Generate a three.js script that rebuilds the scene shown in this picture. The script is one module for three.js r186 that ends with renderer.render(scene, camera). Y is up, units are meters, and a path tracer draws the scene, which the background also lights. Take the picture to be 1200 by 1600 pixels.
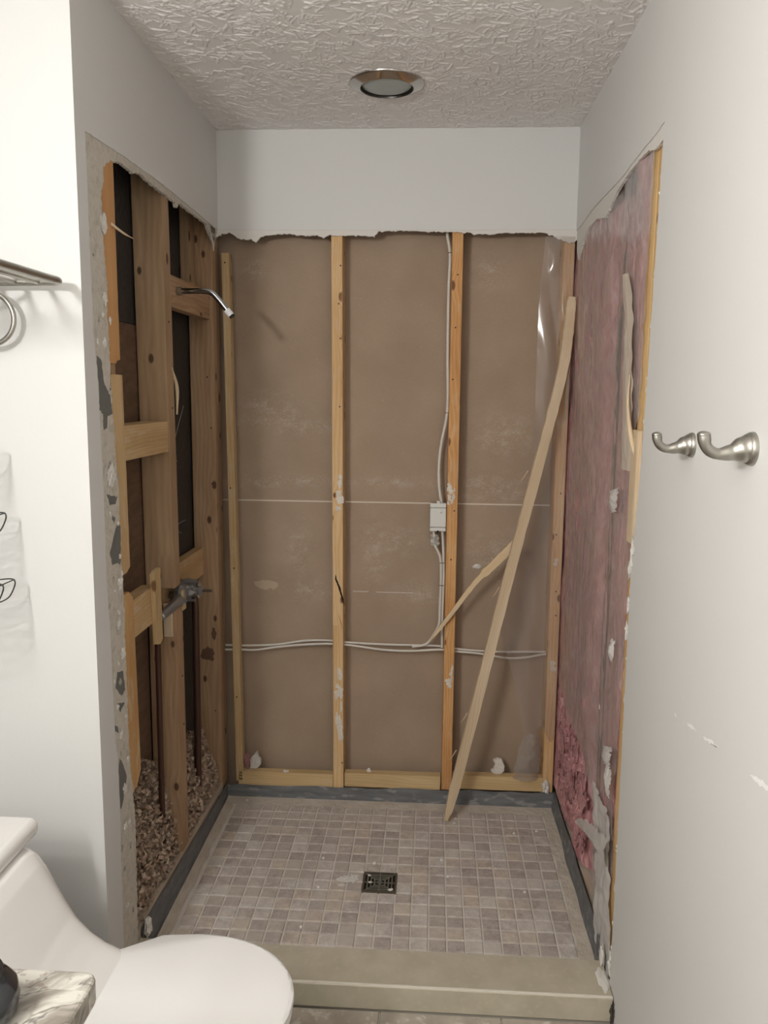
import * as THREE from 'three';
import { RoundedBoxGeometry } from 'three/addons/geometries/RoundedBoxGeometry.js';
import * as BGU from 'three/addons/utils/BufferGeometryUtils.js';
import { createNoise2D, createNoise3D } from 'simplex-noise';

// ───────────── camera, exposure ─────────────
const scene = new THREE.Scene();
scene.background = new THREE.Color(0x000000);
const camera = new THREE.PerspectiveCamera(63.87, 0.75, 0.05, 20);
camera.position.set(0.764, 1.5513, 2.9429);
camera.rotation.order = 'YXZ';
camera.rotation.set(-0.1442, 0.0585, 0.0098);
const renderer = new THREE.WebGLRenderer();
renderer.toneMapping = THREE.LinearToneMapping;
renderer.toneMappingExposure = 0.33;
renderer.shadowMap.enabled = true;
renderer.shadowMap.type = THREE.PCFSoftShadowMap;
const LAMP_CD = 5.6;                       // candela of each of the three vanity globes
const LAMP_COLOR = new THREE.Color().setRGB(1.0, 0.985, 0.968);

// ───────────── helpers ─────────────
const W = 1.239, H = 2.44, ZF = 1.16, XL = -0.26, ZR = 3.7;   // alcove width, ceiling, end of plumbing wall, room wall, rear wall
function mulberry(a) { return () => { a |= 0; a = a + 0x6D2B79F5 | 0; let t = Math.imul(a ^ a >>> 15, 1 | a); t = t + Math.imul(t ^ t >>> 7, 61 | t) ^ t; return ((t ^ t >>> 14) >>> 0) / 4294967296; }; }
const rnd = mulberry(11);
const n2 = createNoise2D(mulberry(5)), n3 = createNoise3D(mulberry(6));
const fbm = (x, y, o = 4) => { let s = 0, a = 0.5; for (let i = 0; i < o; i++) { s += a * n2(x, y); x = x * 2.03 + 7.1; y = y * 2.03 + 3.3; a *= 0.5; } return s; };
const clamp = (v, a = 0, b = 1) => Math.min(b, Math.max(a, v));
const lerp = (a, b, t) => a + (b - a) * t;
const ss = (a, b, v) => { const t = clamp((v - a) / (b - a)); return t * t * (3 - 2 * t); };
const mix3 = (A, B, t) => [lerp(A[0], B[0], t), lerp(A[1], B[1], t), lerp(A[2], B[2], t)];
const used = {};
function numbered(n) { if (!(n in used)) { used[n] = 0; return n; } used[n]++; return n + '_' + String(used[n]).padStart(3, '0'); }
function finish(m) { m.castShadow = true; m.receiveShadow = true; return m; }
function mesh(name, geo, mat, parent) { const m = finish(new THREE.Mesh(geo, mat)); m.name = name; parent.add(m); return m; }
function group(name, label, category, grp, pos = [0, 0, 0]) {
  const g = new THREE.Group(); g.name = numbered(name); g.position.set(...pos); scene.add(g);
  g.userData = { label, category }; if (grp) g.userData.group = grp; return g;
}
function single(name, geo, mat, label, category, grp) {
  const m = mesh(numbered(name), geo, mat, scene); m.userData = { label, category }; if (grp) m.userData.group = grp; return m;
}
function structure(name, label, category) { const g = new THREE.Group(); g.name = name; scene.add(g); g.userData = { kind: 'structure', label, category }; return g; }
const merge = (a) => BGU.mergeGeometries(a.map(g => { const q = g.index ? g.toNonIndexed() : g; for (const k of Object.keys(q.attributes)) if (!['position', 'normal', 'uv'].includes(k)) q.deleteAttribute(k); return q; }), false);

function dataTex(w, h, fn, srgb = true, rx = 1, ry = 1) {
  const d = new Uint8Array(w * h * 4);
  for (let j = 0; j < h; j++) for (let i = 0; i < w; i++) {
    const c = fn(i / w, j / h, i, j), k = (j * w + i) * 4;
    if (typeof c === 'number') { d[k] = d[k + 1] = d[k + 2] = clamp(c) * 255; } else { d[k] = clamp(c[0] / 255) * 255; d[k + 1] = clamp(c[1] / 255) * 255; d[k + 2] = clamp(c[2] / 255) * 255; }
    d[k + 3] = 255;
  }
  const t = new THREE.DataTexture(d, w, h); t.wrapS = t.wrapT = THREE.RepeatWrapping; t.magFilter = THREE.LinearFilter; t.minFilter = THREE.LinearMipmapLinearFilter; t.generateMipmaps = true;
  if (srgb) t.colorSpace = THREE.SRGBColorSpace; t.repeat.set(rx, ry); t.needsUpdate = true; return t;
}
const std = (o) => new THREE.MeshStandardMaterial({ side: THREE.DoubleSide, roughness: 0.8, ...o });
const phys = (o) => new THREE.MeshPhysicalMaterial({ side: THREE.DoubleSide, roughness: 0.5, ...o });

// wood: u across the board, v along the grain; both in metres (texture covers 0.16 x 2.5 m)
function woodMat(seed, light, dark, knotC, { knots = 7, contrast = 1, rings = 90, dirt = 0, dirtC = [205, 195, 180], rough = 0.75 } = {}) {
  const r = mulberry(seed), ks = []; const TW = 0.16, TL = 2.5;
  for (let i = 0; i < knots; i++) ks.push([r() * TW, r() * TL, 0.006 + r() * 0.006]);
  const o = seed * 13.7;
  const f = (u, v) => {
    const x = u * TW, y = v * TL; let warp = 0, kd = 0;
    for (const [kx, ky, kr] of ks) { let dx = Math.abs(x - kx); dx = Math.min(dx, TW - dx); const dy = (y - ky) * 0.55; const d = Math.hypot(dx, dy); warp += Math.exp(-d * d / (kr * kr * 6)) * 0.012; kd = Math.max(kd, 1 - ss(kr * 0.55, kr * 1.05, d)); }
    const ring = Math.sin((x + warp + 0.012 * n2(x * 5 + o, y * 0.9) + 0.006 * n2(x * 11, y * 3 + o)) * rings * 2 * Math.PI);
    const fib = n2(x * 420 + o, y * 9), fib2 = n2(x * 1100, y * 22 + o), big = fbm(x * 9 + o, y * 1.6 + o, 3);
    let t = 0.45 + contrast * (0.2 * ring + 0.16 * fib + 0.1 * fib2) + 0.55 * big;
    return [clamp(t), kd, x, y];
  };
  const map = dataTex(128, 1024, (u, v) => {
    const [t, kd, x, y] = f(u, v); let c = mix3(light, dark, t); c = mix3(c, knotC, kd * 0.85);
    if (dirt) { const d = ss(0.12, 0.5, fbm(x * 16 + o, y * 7 + o, 4)) * dirt; c = mix3(c, dirtC, d); }
    return c;
  });
  const bump = dataTex(128, 512, (u, v) => f(u, v)[0]);
  bump.colorSpace = THREE.NoColorSpace;
  return std({ map, bumpMap: bump, bumpScale: 0.0006, roughness: rough });
}
const axisOf = { x: 0, y: 1, z: 2 };
function woodUV(g, axis, off = 0) {
  const q = g.index ? g.toNonIndexed() : g, p = q.attributes.position, n = q.attributes.normal, a = axisOf[axis], uv = new Float32Array(p.count * 2);
  for (let i = 0; i < p.count; i++) {
    const N = [Math.abs(n.getX(i)), Math.abs(n.getY(i)), Math.abs(n.getZ(i))], P = [p.getX(i), p.getY(i), p.getZ(i)];
    let dn = N.indexOf(Math.max(...N)); let across = [0, 1, 2].filter(k => k !== a && k !== dn)[0]; let along = a;
    if (dn === a) { const o2 = [0, 1, 2].filter(k => k !== a); across = o2[0]; along = o2[1]; }
    uv[2 * i] = (P[across] + off * 0.37 + dn * 0.05) / 0.16; uv[2 * i + 1] = (P[along] + off) / 2.5;
  }
  q.setAttribute('uv', new THREE.BufferAttribute(uv, 2)); return q;
}
// rounded board between two corners; lean(x, y, z) may bend it
function board(x0, x1, y0, y1, z0, z1, axis = 'y', off = 0, bend = null, r = 0.0022) {
  const w = x1 - x0, h = y1 - y0, d = z1 - z0; r = Math.min(r, w / 3, h / 3, d / 3);
  let g = new RoundedBoxGeometry(w, h, d, 1, r); g = g.index ? g.toNonIndexed() : g; g = woodUV(g, axis, off + rnd());
  g.translate((x0 + x1) / 2, (y0 + y1) / 2, (z0 + z1) / 2);
  if (bend) { const p = g.attributes.position; for (let i = 0; i < p.count; i++) { const [a, b, c] = bend(p.getX(i), p.getY(i), p.getZ(i)); p.setXYZ(i, a, b, c); } g.computeVertexNormals(); }
  return g;
}
// metre uv for flat things
function flatUV(g, sx = 1, sy = 1) {
  const q = g.index ? g.toNonIndexed() : g, p = q.attributes.position; q.computeVertexNormals(); const n = q.attributes.normal; const uv = new Float32Array(p.count * 2);
  for (let i = 0; i < p.count; i++) {
    const N = [Math.abs(n.getX(i)), Math.abs(n.getY(i)), Math.abs(n.getZ(i))], m = N.indexOf(Math.max(...N)), P = [p.getX(i), p.getY(i), p.getZ(i)];
    const [a, b] = m === 0 ? [P[2], P[1]] : m === 1 ? [P[0], P[2]] : [P[0], P[1]]; uv[2 * i] = a / sx; uv[2 * i + 1] = b / sy;
  }
  q.setAttribute('uv', new THREE.BufferAttribute(uv, 2)); return q;
}
const boxG = (x0, x1, y0, y1, z0, z1, s = 1) => { const g = new THREE.BoxGeometry(x1 - x0, y1 - y0, z1 - z0); g.translate((x0 + x1) / 2, (y0 + y1) / 2, (z0 + z1) / 2); return flatUV(g, s, s); };
const rbox = (x0, x1, y0, y1, z0, z1, r = 0.004, s = 1, seg = 2) => { const g = new RoundedBoxGeometry(x1 - x0, y1 - y0, z1 - z0, seg, r); g.translate((x0 + x1) / 2, (y0 + y1) / 2, (z0 + z1) / 2); const q = g.index ? g.toNonIndexed() : g; const nn = q.attributes.normal.clone(); const f = flatUV(q, s, s); f.setAttribute('normal', nn); return f; };
function shapeOf(pts) { const s = new THREE.Shape(); pts.forEach(([a, b], i) => i ? s.lineTo(a, b) : s.moveTo(a, b)); s.closePath(); return s; }
function ragged(pts, amp, step, seed, closed = false) {
  const out = [], L = closed ? pts.length : pts.length - 1;
  for (let i = 0; i < L; i++) {
    const A = pts[i], B = pts[(i + 1) % pts.length], d = Math.hypot(B[0] - A[0], B[1] - A[1]), k = Math.max(1, Math.round(d / step)); const nx = -(B[1] - A[1]) / (d || 1), ny = (B[0] - A[0]) / (d || 1);
    for (let j = 0; j < k; j++) { const t = j / k, x = lerp(A[0], B[0], t), y = lerp(A[1], B[1], t), o = amp * (n2(x * 60 + seed, y * 60) + 0.6 * n2(x * 170 + seed, y * 170)); out.push([x + nx * o, y + ny * o]); }
  }
  if (!closed) out.push(pts[pts.length - 1]); return out;
}
// prism of an outline drawn in (z, y), between two x planes
function prismX(pts, x0, x1, s = 1, bevel = 0) {
  const g0 = new THREE.ExtrudeGeometry(shapeOf(pts), { depth: Math.abs(x1 - x0), bevelEnabled: bevel > 0, bevelSize: bevel, bevelThickness: bevel, bevelSegments: 1, bevelOffset: -bevel });
  const g = g0.index ? g0.toNonIndexed() : g0, p = g.attributes.position, m = Math.min(x0, x1);
  for (let i = 0; i < p.count; i += 3) {
    const v = [0, 1, 2].map(k => [m + p.getZ(i + k), p.getY(i + k), p.getX(i + k)]);
    p.setXYZ(i, ...v[0]); p.setXYZ(i + 1, ...v[2]); p.setXYZ(i + 2, ...v[1]);
  }
  return flatUV(g, s, s);
}
const woodPrismX = (pts, x0, x1) => woodUV(prismX(pts, x0, x1), 'y', rnd());
function prismZ(pts, z0, z1, s = 1, bevel = 0) {
  const g = new THREE.ExtrudeGeometry(shapeOf(pts), { depth: Math.abs(z1 - z0), bevelEnabled: bevel > 0, bevelSize: bevel, bevelThickness: bevel, bevelSegments: 1, bevelOffset: -bevel });
  g.translate(0, 0, Math.min(z0, z1)); return flatUV(g, s, s);
}
const V = (a) => new THREE.Vector3(...a);
const tube = (pts, r, seg = 40, rad = 8, closed = false) => new THREE.TubeGeometry(new THREE.CatmullRomCurve3(pts.map(V), closed, 'centripetal'), seg, r, rad, closed);
// tube with changing radius
function horn(pts, radii, seg = 36, rad = 18, squash = 1) {
  const c = new THREE.CatmullRomCurve3(pts.map(V), false, 'centripetal'), fr = c.computeFrenetFrames(seg, false), pos = [], idx = [];
  for (let i = 0; i <= seg; i++) {
    const t = i / seg, P = c.getPoint(t), f = t * (radii.length - 1), k = Math.min(radii.length - 2, Math.floor(f)), R = lerp(radii[k], radii[k + 1], ss(0, 1, f - k));
    for (let j = 0; j < rad; j++) { const a = j / rad * 2 * Math.PI; const v = P.clone().addScaledVector(fr.normals[i], Math.cos(a) * R).addScaledVector(fr.binormals[i], Math.sin(a) * R * squash); pos.push(v.x, v.y, v.z); }
  }
  for (let i = 0; i < seg; i++) for (let j = 0; j < rad; j++) { const a = i * rad + j, b = i * rad + (j + 1) % rad; idx.push(a, b, a + rad, b, b + rad, a + rad); }
  const g0 = pos.length / 3; const A = c.getPoint(0), B = c.getPoint(1); pos.push(A.x, A.y, A.z, B.x, B.y, B.z);
  for (let j = 0; j < rad; j++) { const b = (j + 1) % rad; idx.push(g0, b, j, g0 + 1, seg * rad + j, seg * rad + b); }
  const g = new THREE.BufferGeometry(); g.setAttribute('position', new THREE.Float32BufferAttribute(pos, 3)); g.setIndex(idx);
  g.setAttribute('uv', new THREE.Float32BufferAttribute(new Float32Array(pos.length / 3 * 2), 2)); g.computeVertexNormals(); return g;
}
// irregular lump
function lump(cx, cy, cz, rx, ry, rz, seed, rough = 0.35, det = 2) {
  const g0 = new THREE.IcosahedronGeometry(1, det), p = g0.attributes.position;
  for (let i = 0; i < p.count; i++) { const x = p.getX(i), y = p.getY(i), z = p.getZ(i), k = 1 + rough * (n3(x * 1.3 + seed, y * 1.3, z * 1.3) + 0.5 * n3(x * 3.1, y * 3.1 + seed, z * 3.1)); p.setXYZ(i, cx + x * k * rx, cy + y * k * ry, cz + z * k * rz); }
  g0.computeVertexNormals(); return g0;
}
// height-field sheet: rows x cols of points from fn(u, v) -> [x, y, z]; skip(u, v) drops cells
function sheet(nu, nv, fn, skip = null, uvs = [1, 1]) {
  const pos = [], uv = [], idx = [];
  for (let j = 0; j <= nv; j++) for (let i = 0; i <= nu; i++) { const P = fn(i / nu, j / nv); pos.push(...P); uv.push(i / nu * uvs[0], j / nv * uvs[1]); }
  for (let j = 0; j < nv; j++) for (let i = 0; i < nu; i++) { if (skip && skip((i + 0.5) / nu, (j + 0.5) / nv)) continue; const a = j * (nu + 1) + i; idx.push(a, a + 1, a + nu + 1, a + 1, a + nu + 2, a + nu + 1); }
  const g = new THREE.BufferGeometry(); g.setAttribute('position', new THREE.Float32BufferAttribute(pos, 3)); g.setAttribute('uv', new THREE.Float32BufferAttribute(uv, 2)); g.setIndex(idx); g.computeVertexNormals(); return g;
}
const interp = (tab, v) => { for (let i = 0; i < tab.length - 1; i++) if (v <= tab[i + 1][0]) return lerp(tab[i][1], tab[i + 1][1], clamp((v - tab[i][0]) / (tab[i + 1][0] - tab[i][0]))); return tab[tab.length - 1][1]; };

// ───────────── materials ─────────────
const paintBump = dataTex(256, 256, (u, v) => 0.5 + 0.5 * n2(u * 60, v * 60) * 0.6 + 0.2 * n2(u * 140, v * 140), false);
const paint = std({ color: 0xdad9d6, bumpMap: paintBump, bumpScale: 0.00025, roughness: 0.62 });
const scuffTex = dataTex(512, 512, (u, v) => { const a = fbm(u * 14, v * 14, 5), b = fbm(u * 40 + 9, v * 22, 4); let c = mix3([206, 200, 188], [197, 190, 177], clamp(0.5 + a)); c = mix3(c, [216, 212, 203], ss(0.1, 0.6, b) * 0.5); return mix3(c, [180, 174, 163], ss(0.25, 0.5, fbm(u * 9 + 3, v * 9, 4)) * 0.6); });
const scuffBump = dataTex(512, 512, (u, v) => 0.5 + fbm(u * 30, v * 30, 5), false);
const compound = std({ map: scuffTex, bumpMap: scuffBump, bumpScale: 0.0008, roughness: 0.92 });
const gypsum = std({ color: 0xdedad3, roughness: 0.95 });
const greyPaper = std({ color: 0x6d6d68, roughness: 0.9, bumpMap: scuffBump, bumpScale: 0.0008 });
const CEIL_N = 2048, CEIL_M = 1.5;
const ceilCanvas = (() => {
  const N = CEIL_N, c = document.createElement('canvas'); c.width = c.height = N; const x = c.getContext('2d'), r = mulberry(77);
  x.fillStyle = 'rgb(60,60,60)'; x.fillRect(0, 0, N, N); x.lineCap = 'round';
  for (let k = 0; k < 3400; k++) {
    const cx = r() * N, cy = r() * N, base = r() * 6.28, arc = r() < 0.5 ? 0.8 : 2.0, m = 2 + Math.floor(r() * 4);
    for (let i = 0; i < m; i++) {
      const a = base + (r() - 0.5) * arc, l = 16 + r() * 46, s = r() * 18, w = 3.2 + r() * 3.6, g = 120 + r() * 135 | 0;
      x.strokeStyle = `rgba(${g},${g},${g},0.8)`; x.lineWidth = w; x.beginPath();
      const x0 = cx + Math.cos(a) * s, y0 = cy + Math.sin(a) * s, b = a + (r() - 0.5) * 0.8;
      for (const [ox, oy] of [[0, 0], [N, 0], [-N, 0], [0, N], [0, -N]]) { x.moveTo(x0 + ox, y0 + oy); x.quadraticCurveTo(x0 + Math.cos(a) * l * 0.5 + ox, y0 + Math.sin(a) * l * 0.5 + oy, x0 + Math.cos(b) * l + ox, y0 + Math.sin(b) * l + oy); }
      x.stroke();
    }
  }
  return c;
})();
const ceilData = ceilCanvas.getContext('2d').getImageData(0, 0, CEIL_N, CEIL_N).data;
const ceilHeight = (x, z) => { const f = (u) => { u = (u / CEIL_M) % 1; if (u < 0) u += 1; return u * (CEIL_N - 1); }; const U = f(x), T = f(z); let s = 0; for (const [a, b, w] of [[0, 0, 0.4], [1, 0, 0.15], [-1, 0, 0.15], [0, 1, 0.15], [0, -1, 0.15]]) s += w * ceilData[((Math.round(T) + b + CEIL_N) % CEIL_N * CEIL_N + (Math.round(U) + a + CEIL_N) % CEIL_N) * 4]; return s / 255; };
const ceilMat = std({ color: 0xece9e6, roughness: 0.5 });
const chrome = std({ color: 0xc9ccd0, metalness: 1, roughness: 0.14 });
const nickel = std({ color: 0xa9a69e, metalness: 1, roughness: 0.33 });
const oldMetal = std({ color: 0x9a9a9b, metalness: 0.9, roughness: 0.45, bumpMap: scuffBump, bumpScale: 0.001 });
const copperOld = std({ color: 0x5b4339, metalness: 0.7, roughness: 0.5 });
const dustWhite = std({ color: 0xd9d5cd, roughness: 0.95 });

// wood kinds
const pineNew = woodMat(2, [212, 186, 142], [188, 156, 108], [120, 84, 50], { knots: 6, contrast: 0.7 });
const pineNew2 = woodMat(21, [206, 180, 138], [180, 148, 102], [112, 78, 46], { knots: 9, contrast: 0.8, dirt: 0.25 });
const studOrange = woodMat(3, [224, 190, 142], [198, 156, 106], [104, 66, 36], { knots: 14, contrast: 0.9, dirt: 0.2 });
const studOrange2 = woodMat(31, [216, 168, 112], [184, 128, 74], [98, 58, 32], { knots: 12, contrast: 1, dirt: 0.2 });
const studBrown = woodMat(4, [178, 150, 118], [146, 116, 86], [66, 44, 28], { knots: 12, contrast: 0.75, rings: 45 });
const studBrown2 = woodMat(41, [184, 154, 122], [148, 114, 82], [70, 44, 28], { knots: 14, contrast: 0.8, rings: 60 });
const studYellow = woodMat(5, [224, 192, 140], [198, 156, 100], [120, 76, 40], { knots: 5, contrast: 0.9 });
const lathWood = woodMat(6, [222, 202, 172], [196, 172, 138], [136, 104, 72], { knots: 3, contrast: 0.7, rings: 130 });
const dustyWood = woodMat(71, [194, 180, 162], [168, 150, 128], [120, 98, 76], { knots: 2, contrast: 0.6, dirt: 0.5, dirtC: [190, 184, 174] });
const blockWood = woodMat(7, [208, 178, 134], [182, 148, 102], [110, 76, 46], { knots: 4, contrast: 0.8, dirt: 0.35 });

// ───────────── room shell ─────────────
{ // ceiling
  const g = structure('ceiling', 'white ceiling with a stomped brush texture', 'ceiling');
mesh('slab', boxG(XL - 0.1, W + 0.14, H + 0.002, H + 0.1, -0.2, ZR + 0.1), ceilMat, g);
  mesh('textured_plaster', sheet(560, 560, (u, v) => { const x = lerp(-0.005, W + 0.005, u), z = lerp(-0.005, ZF + 0.1, v); return [x, H + 0.0018 - 0.0042 * ceilHeight(x, z), z]; }), ceilMat, g).userData.label = 'stomped brush texture of the ceiling';
}
const floorDust = (x, z) => fbm(x * 3.1 + 4, z * 3.1 + 2, 5);
{ // bathroom floor beyond the curb
  const g = structure('floor', 'beige stone tile bathroom floor in front of the shower curb', 'floor');
  const grout = std({ color: 0xb9b3a8, roughness: 0.95 });
  mesh('grout_bed', boxG(XL - 0.1, W + 0.12, -0.08, -0.006, 1.066, ZR + 0.1), grout, g);
  const tmap = dataTex(512, 512, (u, v) => mix3(mix3([186, 176, 162], [160, 150, 138], clamp(0.5 + fbm(u * 6, v * 6, 5))), [206, 200, 190], ss(0.1, 0.5, fbm(u * 13 + 4, v * 13, 5))));
  const tm = std({ map: tmap, roughness: 0.5 });
  const P = 0.306; for (let i = 0; i < 6; i++) for (let k = 0; k < 9; k++) { const x0 = XL + i * P, z0 = 1.069 + k * P, x1 = Math.min(W, x0 + P - 0.005), z1 = Math.min(ZR, z0 + P - 0.005); if (x1 - x0 < 0.03 || z1 - z0 < 0.03) continue; mesh('tile', rbox(x0, x1, -0.008, 0, z0, z1, 0.0015, 0.8, 1), tm, g); }
}
{ // back wall: painted header, torn lower edge, brown backing board of the next room
  const g = structure('wall_back', 'painted strip of rear shower wall above the torn opening', 'wall');
  mesh('painted_strip', boxG(-0.0127, W + 0.0127, 2.108, H, -0.0127, 0), paint, g).userData.label = 'smooth painted strip of wall above the tear';
  const hb = [[-0.012, 2.082], [0.013, 2.095], [0.038, 2.100], [0.077, 2.078], [0.115, 2.076], [0.133, 2.067], [0.152, 2.086], [0.190, 2.093], [0.246, 2.095], [0.303, 2.088], [0.348, 2.091], [0.370, 2.082], [0.392, 2.093], [0.430, 2.088], [0.471, 2.090], [0.497, 2.088], [0.526, 2.088], [0.549, 2.084], [0.562, 2.103], [0.670, 2.105], [0.792, 2.101], [0.880, 2.098], [0.895, 2.092], [0.935, 2.094], [0.961, 2.090], [0.983, 2.098], [1.131, 2.098], [1.171, 2.083], [1.219, 2.062], [1.25, 2.075]];
  mesh('torn_edge', prismZ([...ragged(hb, 0.0028, 0.006, 3), [1.25, 2.112], [-0.012, 2.112]], -0.0105, -0.002, 0.5), gypsum, g).userData.label = 'ragged white torn drywall edge';
  const o = structure('wall_behind', 'brown gypsum backing seen between the rear studs', 'wall');
  const scuffs = [[0.14, 1.50, 0.10, 0.05], [0.22, 1.46, 0.08, 0.06], [0.3, 1.42, 0.14, 0.03], [0.12, 1.44, 0.1, 0.03], [0.25, 1.22, 0.2, 0.02], [0.10, 1.21, 0.12, 0.02], [0.26, 0.96, 0.05, 0.09], [0.3, 0.80, 0.09, 0.04], [0.62, 1.0, 0.12, 0.06], [0.55, 0.95, 0.05, 0.12], [0.72, 0.8, 0.1, 0.04], [0.98, 1.2, 0.14, 0.06], [1.02, 1.4, 0.12, 0.07], [0.95, 1.98, 0.06, 0.05], [0.1, 1.99, 0.05, 0.04], [0.62, 1.22, 0.15, 0.02], [1.0, 0.95, 0.1, 0.08]];
  const backing = (y0, y1, seed) => dataTex(640, 640, (u, v) => {
    const x = -0.1 + u * 1.44, y = y0 + v * (y1 - y0); let c = mix3([168, 147, 126], [159, 138, 117], clamp(0.5 + 0.9 * fbm(x * 3 + seed, y * 3, 3)));
    const gr = n2(x * 40, y * 420 + seed) * 0.5 + n2(x * 300, y * 300) * 0.5; c = c.map(k => k + gr * 4);
    let d = 0; for (const [sx, sy, rx, ry] of scuffs) { const q = ((x - sx) / rx) ** 2 + ((y - sy) / ry) ** 2; if (q < 4) d = Math.max(d, Math.exp(-q) * (0.35 * ss(-0.2, 0.6, fbm(x * 14 + seed, y * 20, 5)) + 0.65 * ss(0.1, 0.6, fbm(x * 60 + seed, y * 130, 4)))); }
    c = mix3(c, [205, 197, 186], d * 0.8); const sp = n2(x * 130, y * 130 + seed); if (sp > 0.9) c = mix3(c, [226, 220, 210], (sp - 0.9) * 6); return c;
  });
  const mk = (y0, y1, z0, seed) => { const q = boxG(-0.1, 1.34, y0, y1, z0, -0.102); const p = q.attributes.position, uv = q.attributes.uv; for (let i = 0; i < p.count; i++) uv.setXY(i, (p.getX(i) + 0.1) / 1.44, (p.getY(i) - y0) / (y1 - y0)); return q; };
  mesh('gypsum_sheet', mk(1.147, 2.44, -0.115, 3), std({ map: backing(1.147, 2.44, 3), roughness: 0.85 }), o).userData.label = 'upper brown gypsum sheet behind the studs';
  mesh('gypsum_sheet', mk(-0.05, 1.142, -0.115, 9), std({ map: backing(-0.05, 1.142, 9), roughness: 0.85 }), o).userData.label = 'lower brown gypsum sheet behind the studs';
  mesh('joint_filler', boxG(-0.1, 1.34, 1.14, 1.149, -0.112, -0.1022), std({ color: 0xd8cdbd, roughness: 0.95 }), o).userData.label = 'pale joint between the two sheets';
  const tear = prismZ(ragged([[0.09, 0.83], [0.12, 0.838], [0.16, 0.835], [0.185, 0.826], [0.18, 0.81], [0.165, 0.8], [0.15, 0.806], [0.135, 0.798], [0.11, 0.805], [0.095, 0.815]], 0.002, 0.006, 8, true), -0.1018, -0.0985); mesh('torn_paper', tear, std({ color: 0xb9a68e, roughness: 0.9 }), o).userData.label = 'peeled flake of gypsum face paper';
  const tear2 = lump(0.937, 0.908, -0.1, 0.014, 0.008, 0.006, 4, 0.5); mesh('torn_paper', tear2, gypsum, o);
  mesh('crack', boxG(0.47, 0.53, 0.8, 0.8018, -0.1021, -0.1015), gypsum, o); mesh('crack', boxG(0.56, 0.7, 0.799, 0.8008, -0.1021, -0.1015), gypsum, o);
}
const paintL = [[1.107, 2.103], [1.106, 1.973], [1.106, 1.844], [1.105, 1.678], [1.097, 1.622], [1.090, 1.543], [1.087, 1.433], [1.083, 1.321], [1.086, 1.093], [1.077, 0.989], [1.075, 0.844], [1.073, 0.704], [1.061, 0.651], [1.060, 0.488], [1.070, 0.164], [1.07, 0]];
const gypL = [[0.964, 0], [0.964, 0.104], [0.953, 0.429], [0.971, 0.572], [0.978, 0.642], [0.977, 0.749], [0.978, 0.876], [0.975, 1.001], [0.984, 1.126], [0.987, 1.231], [0.983, 1.310], [0.995, 1.397], [1.002, 1.487], [1.009, 1.580], [1.008, 1.633], [1.014, 1.725], [1.007, 1.799], [1.019, 1.862], [1.017, 1.958], [1.026, 1.984], [1.003, 2.032], [1.004, 2.057], [0.984, 2.072], [0.952, 2.085], [0.903, 2.096], [0.857, 2.096], [0.814, 2.094], [0.753, 2.106], [0.705, 2.102], [0.645, 2.100], [0.592, 2.099], [0.547, 2.100], [0.478, 2.098], [0.454, 2.087], [0.428, 2.104], [0.363, 2.104], [0.247, 2.105], [0.135, 2.102], [0.034, 2.054], [0.003, 2.100]];
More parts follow.
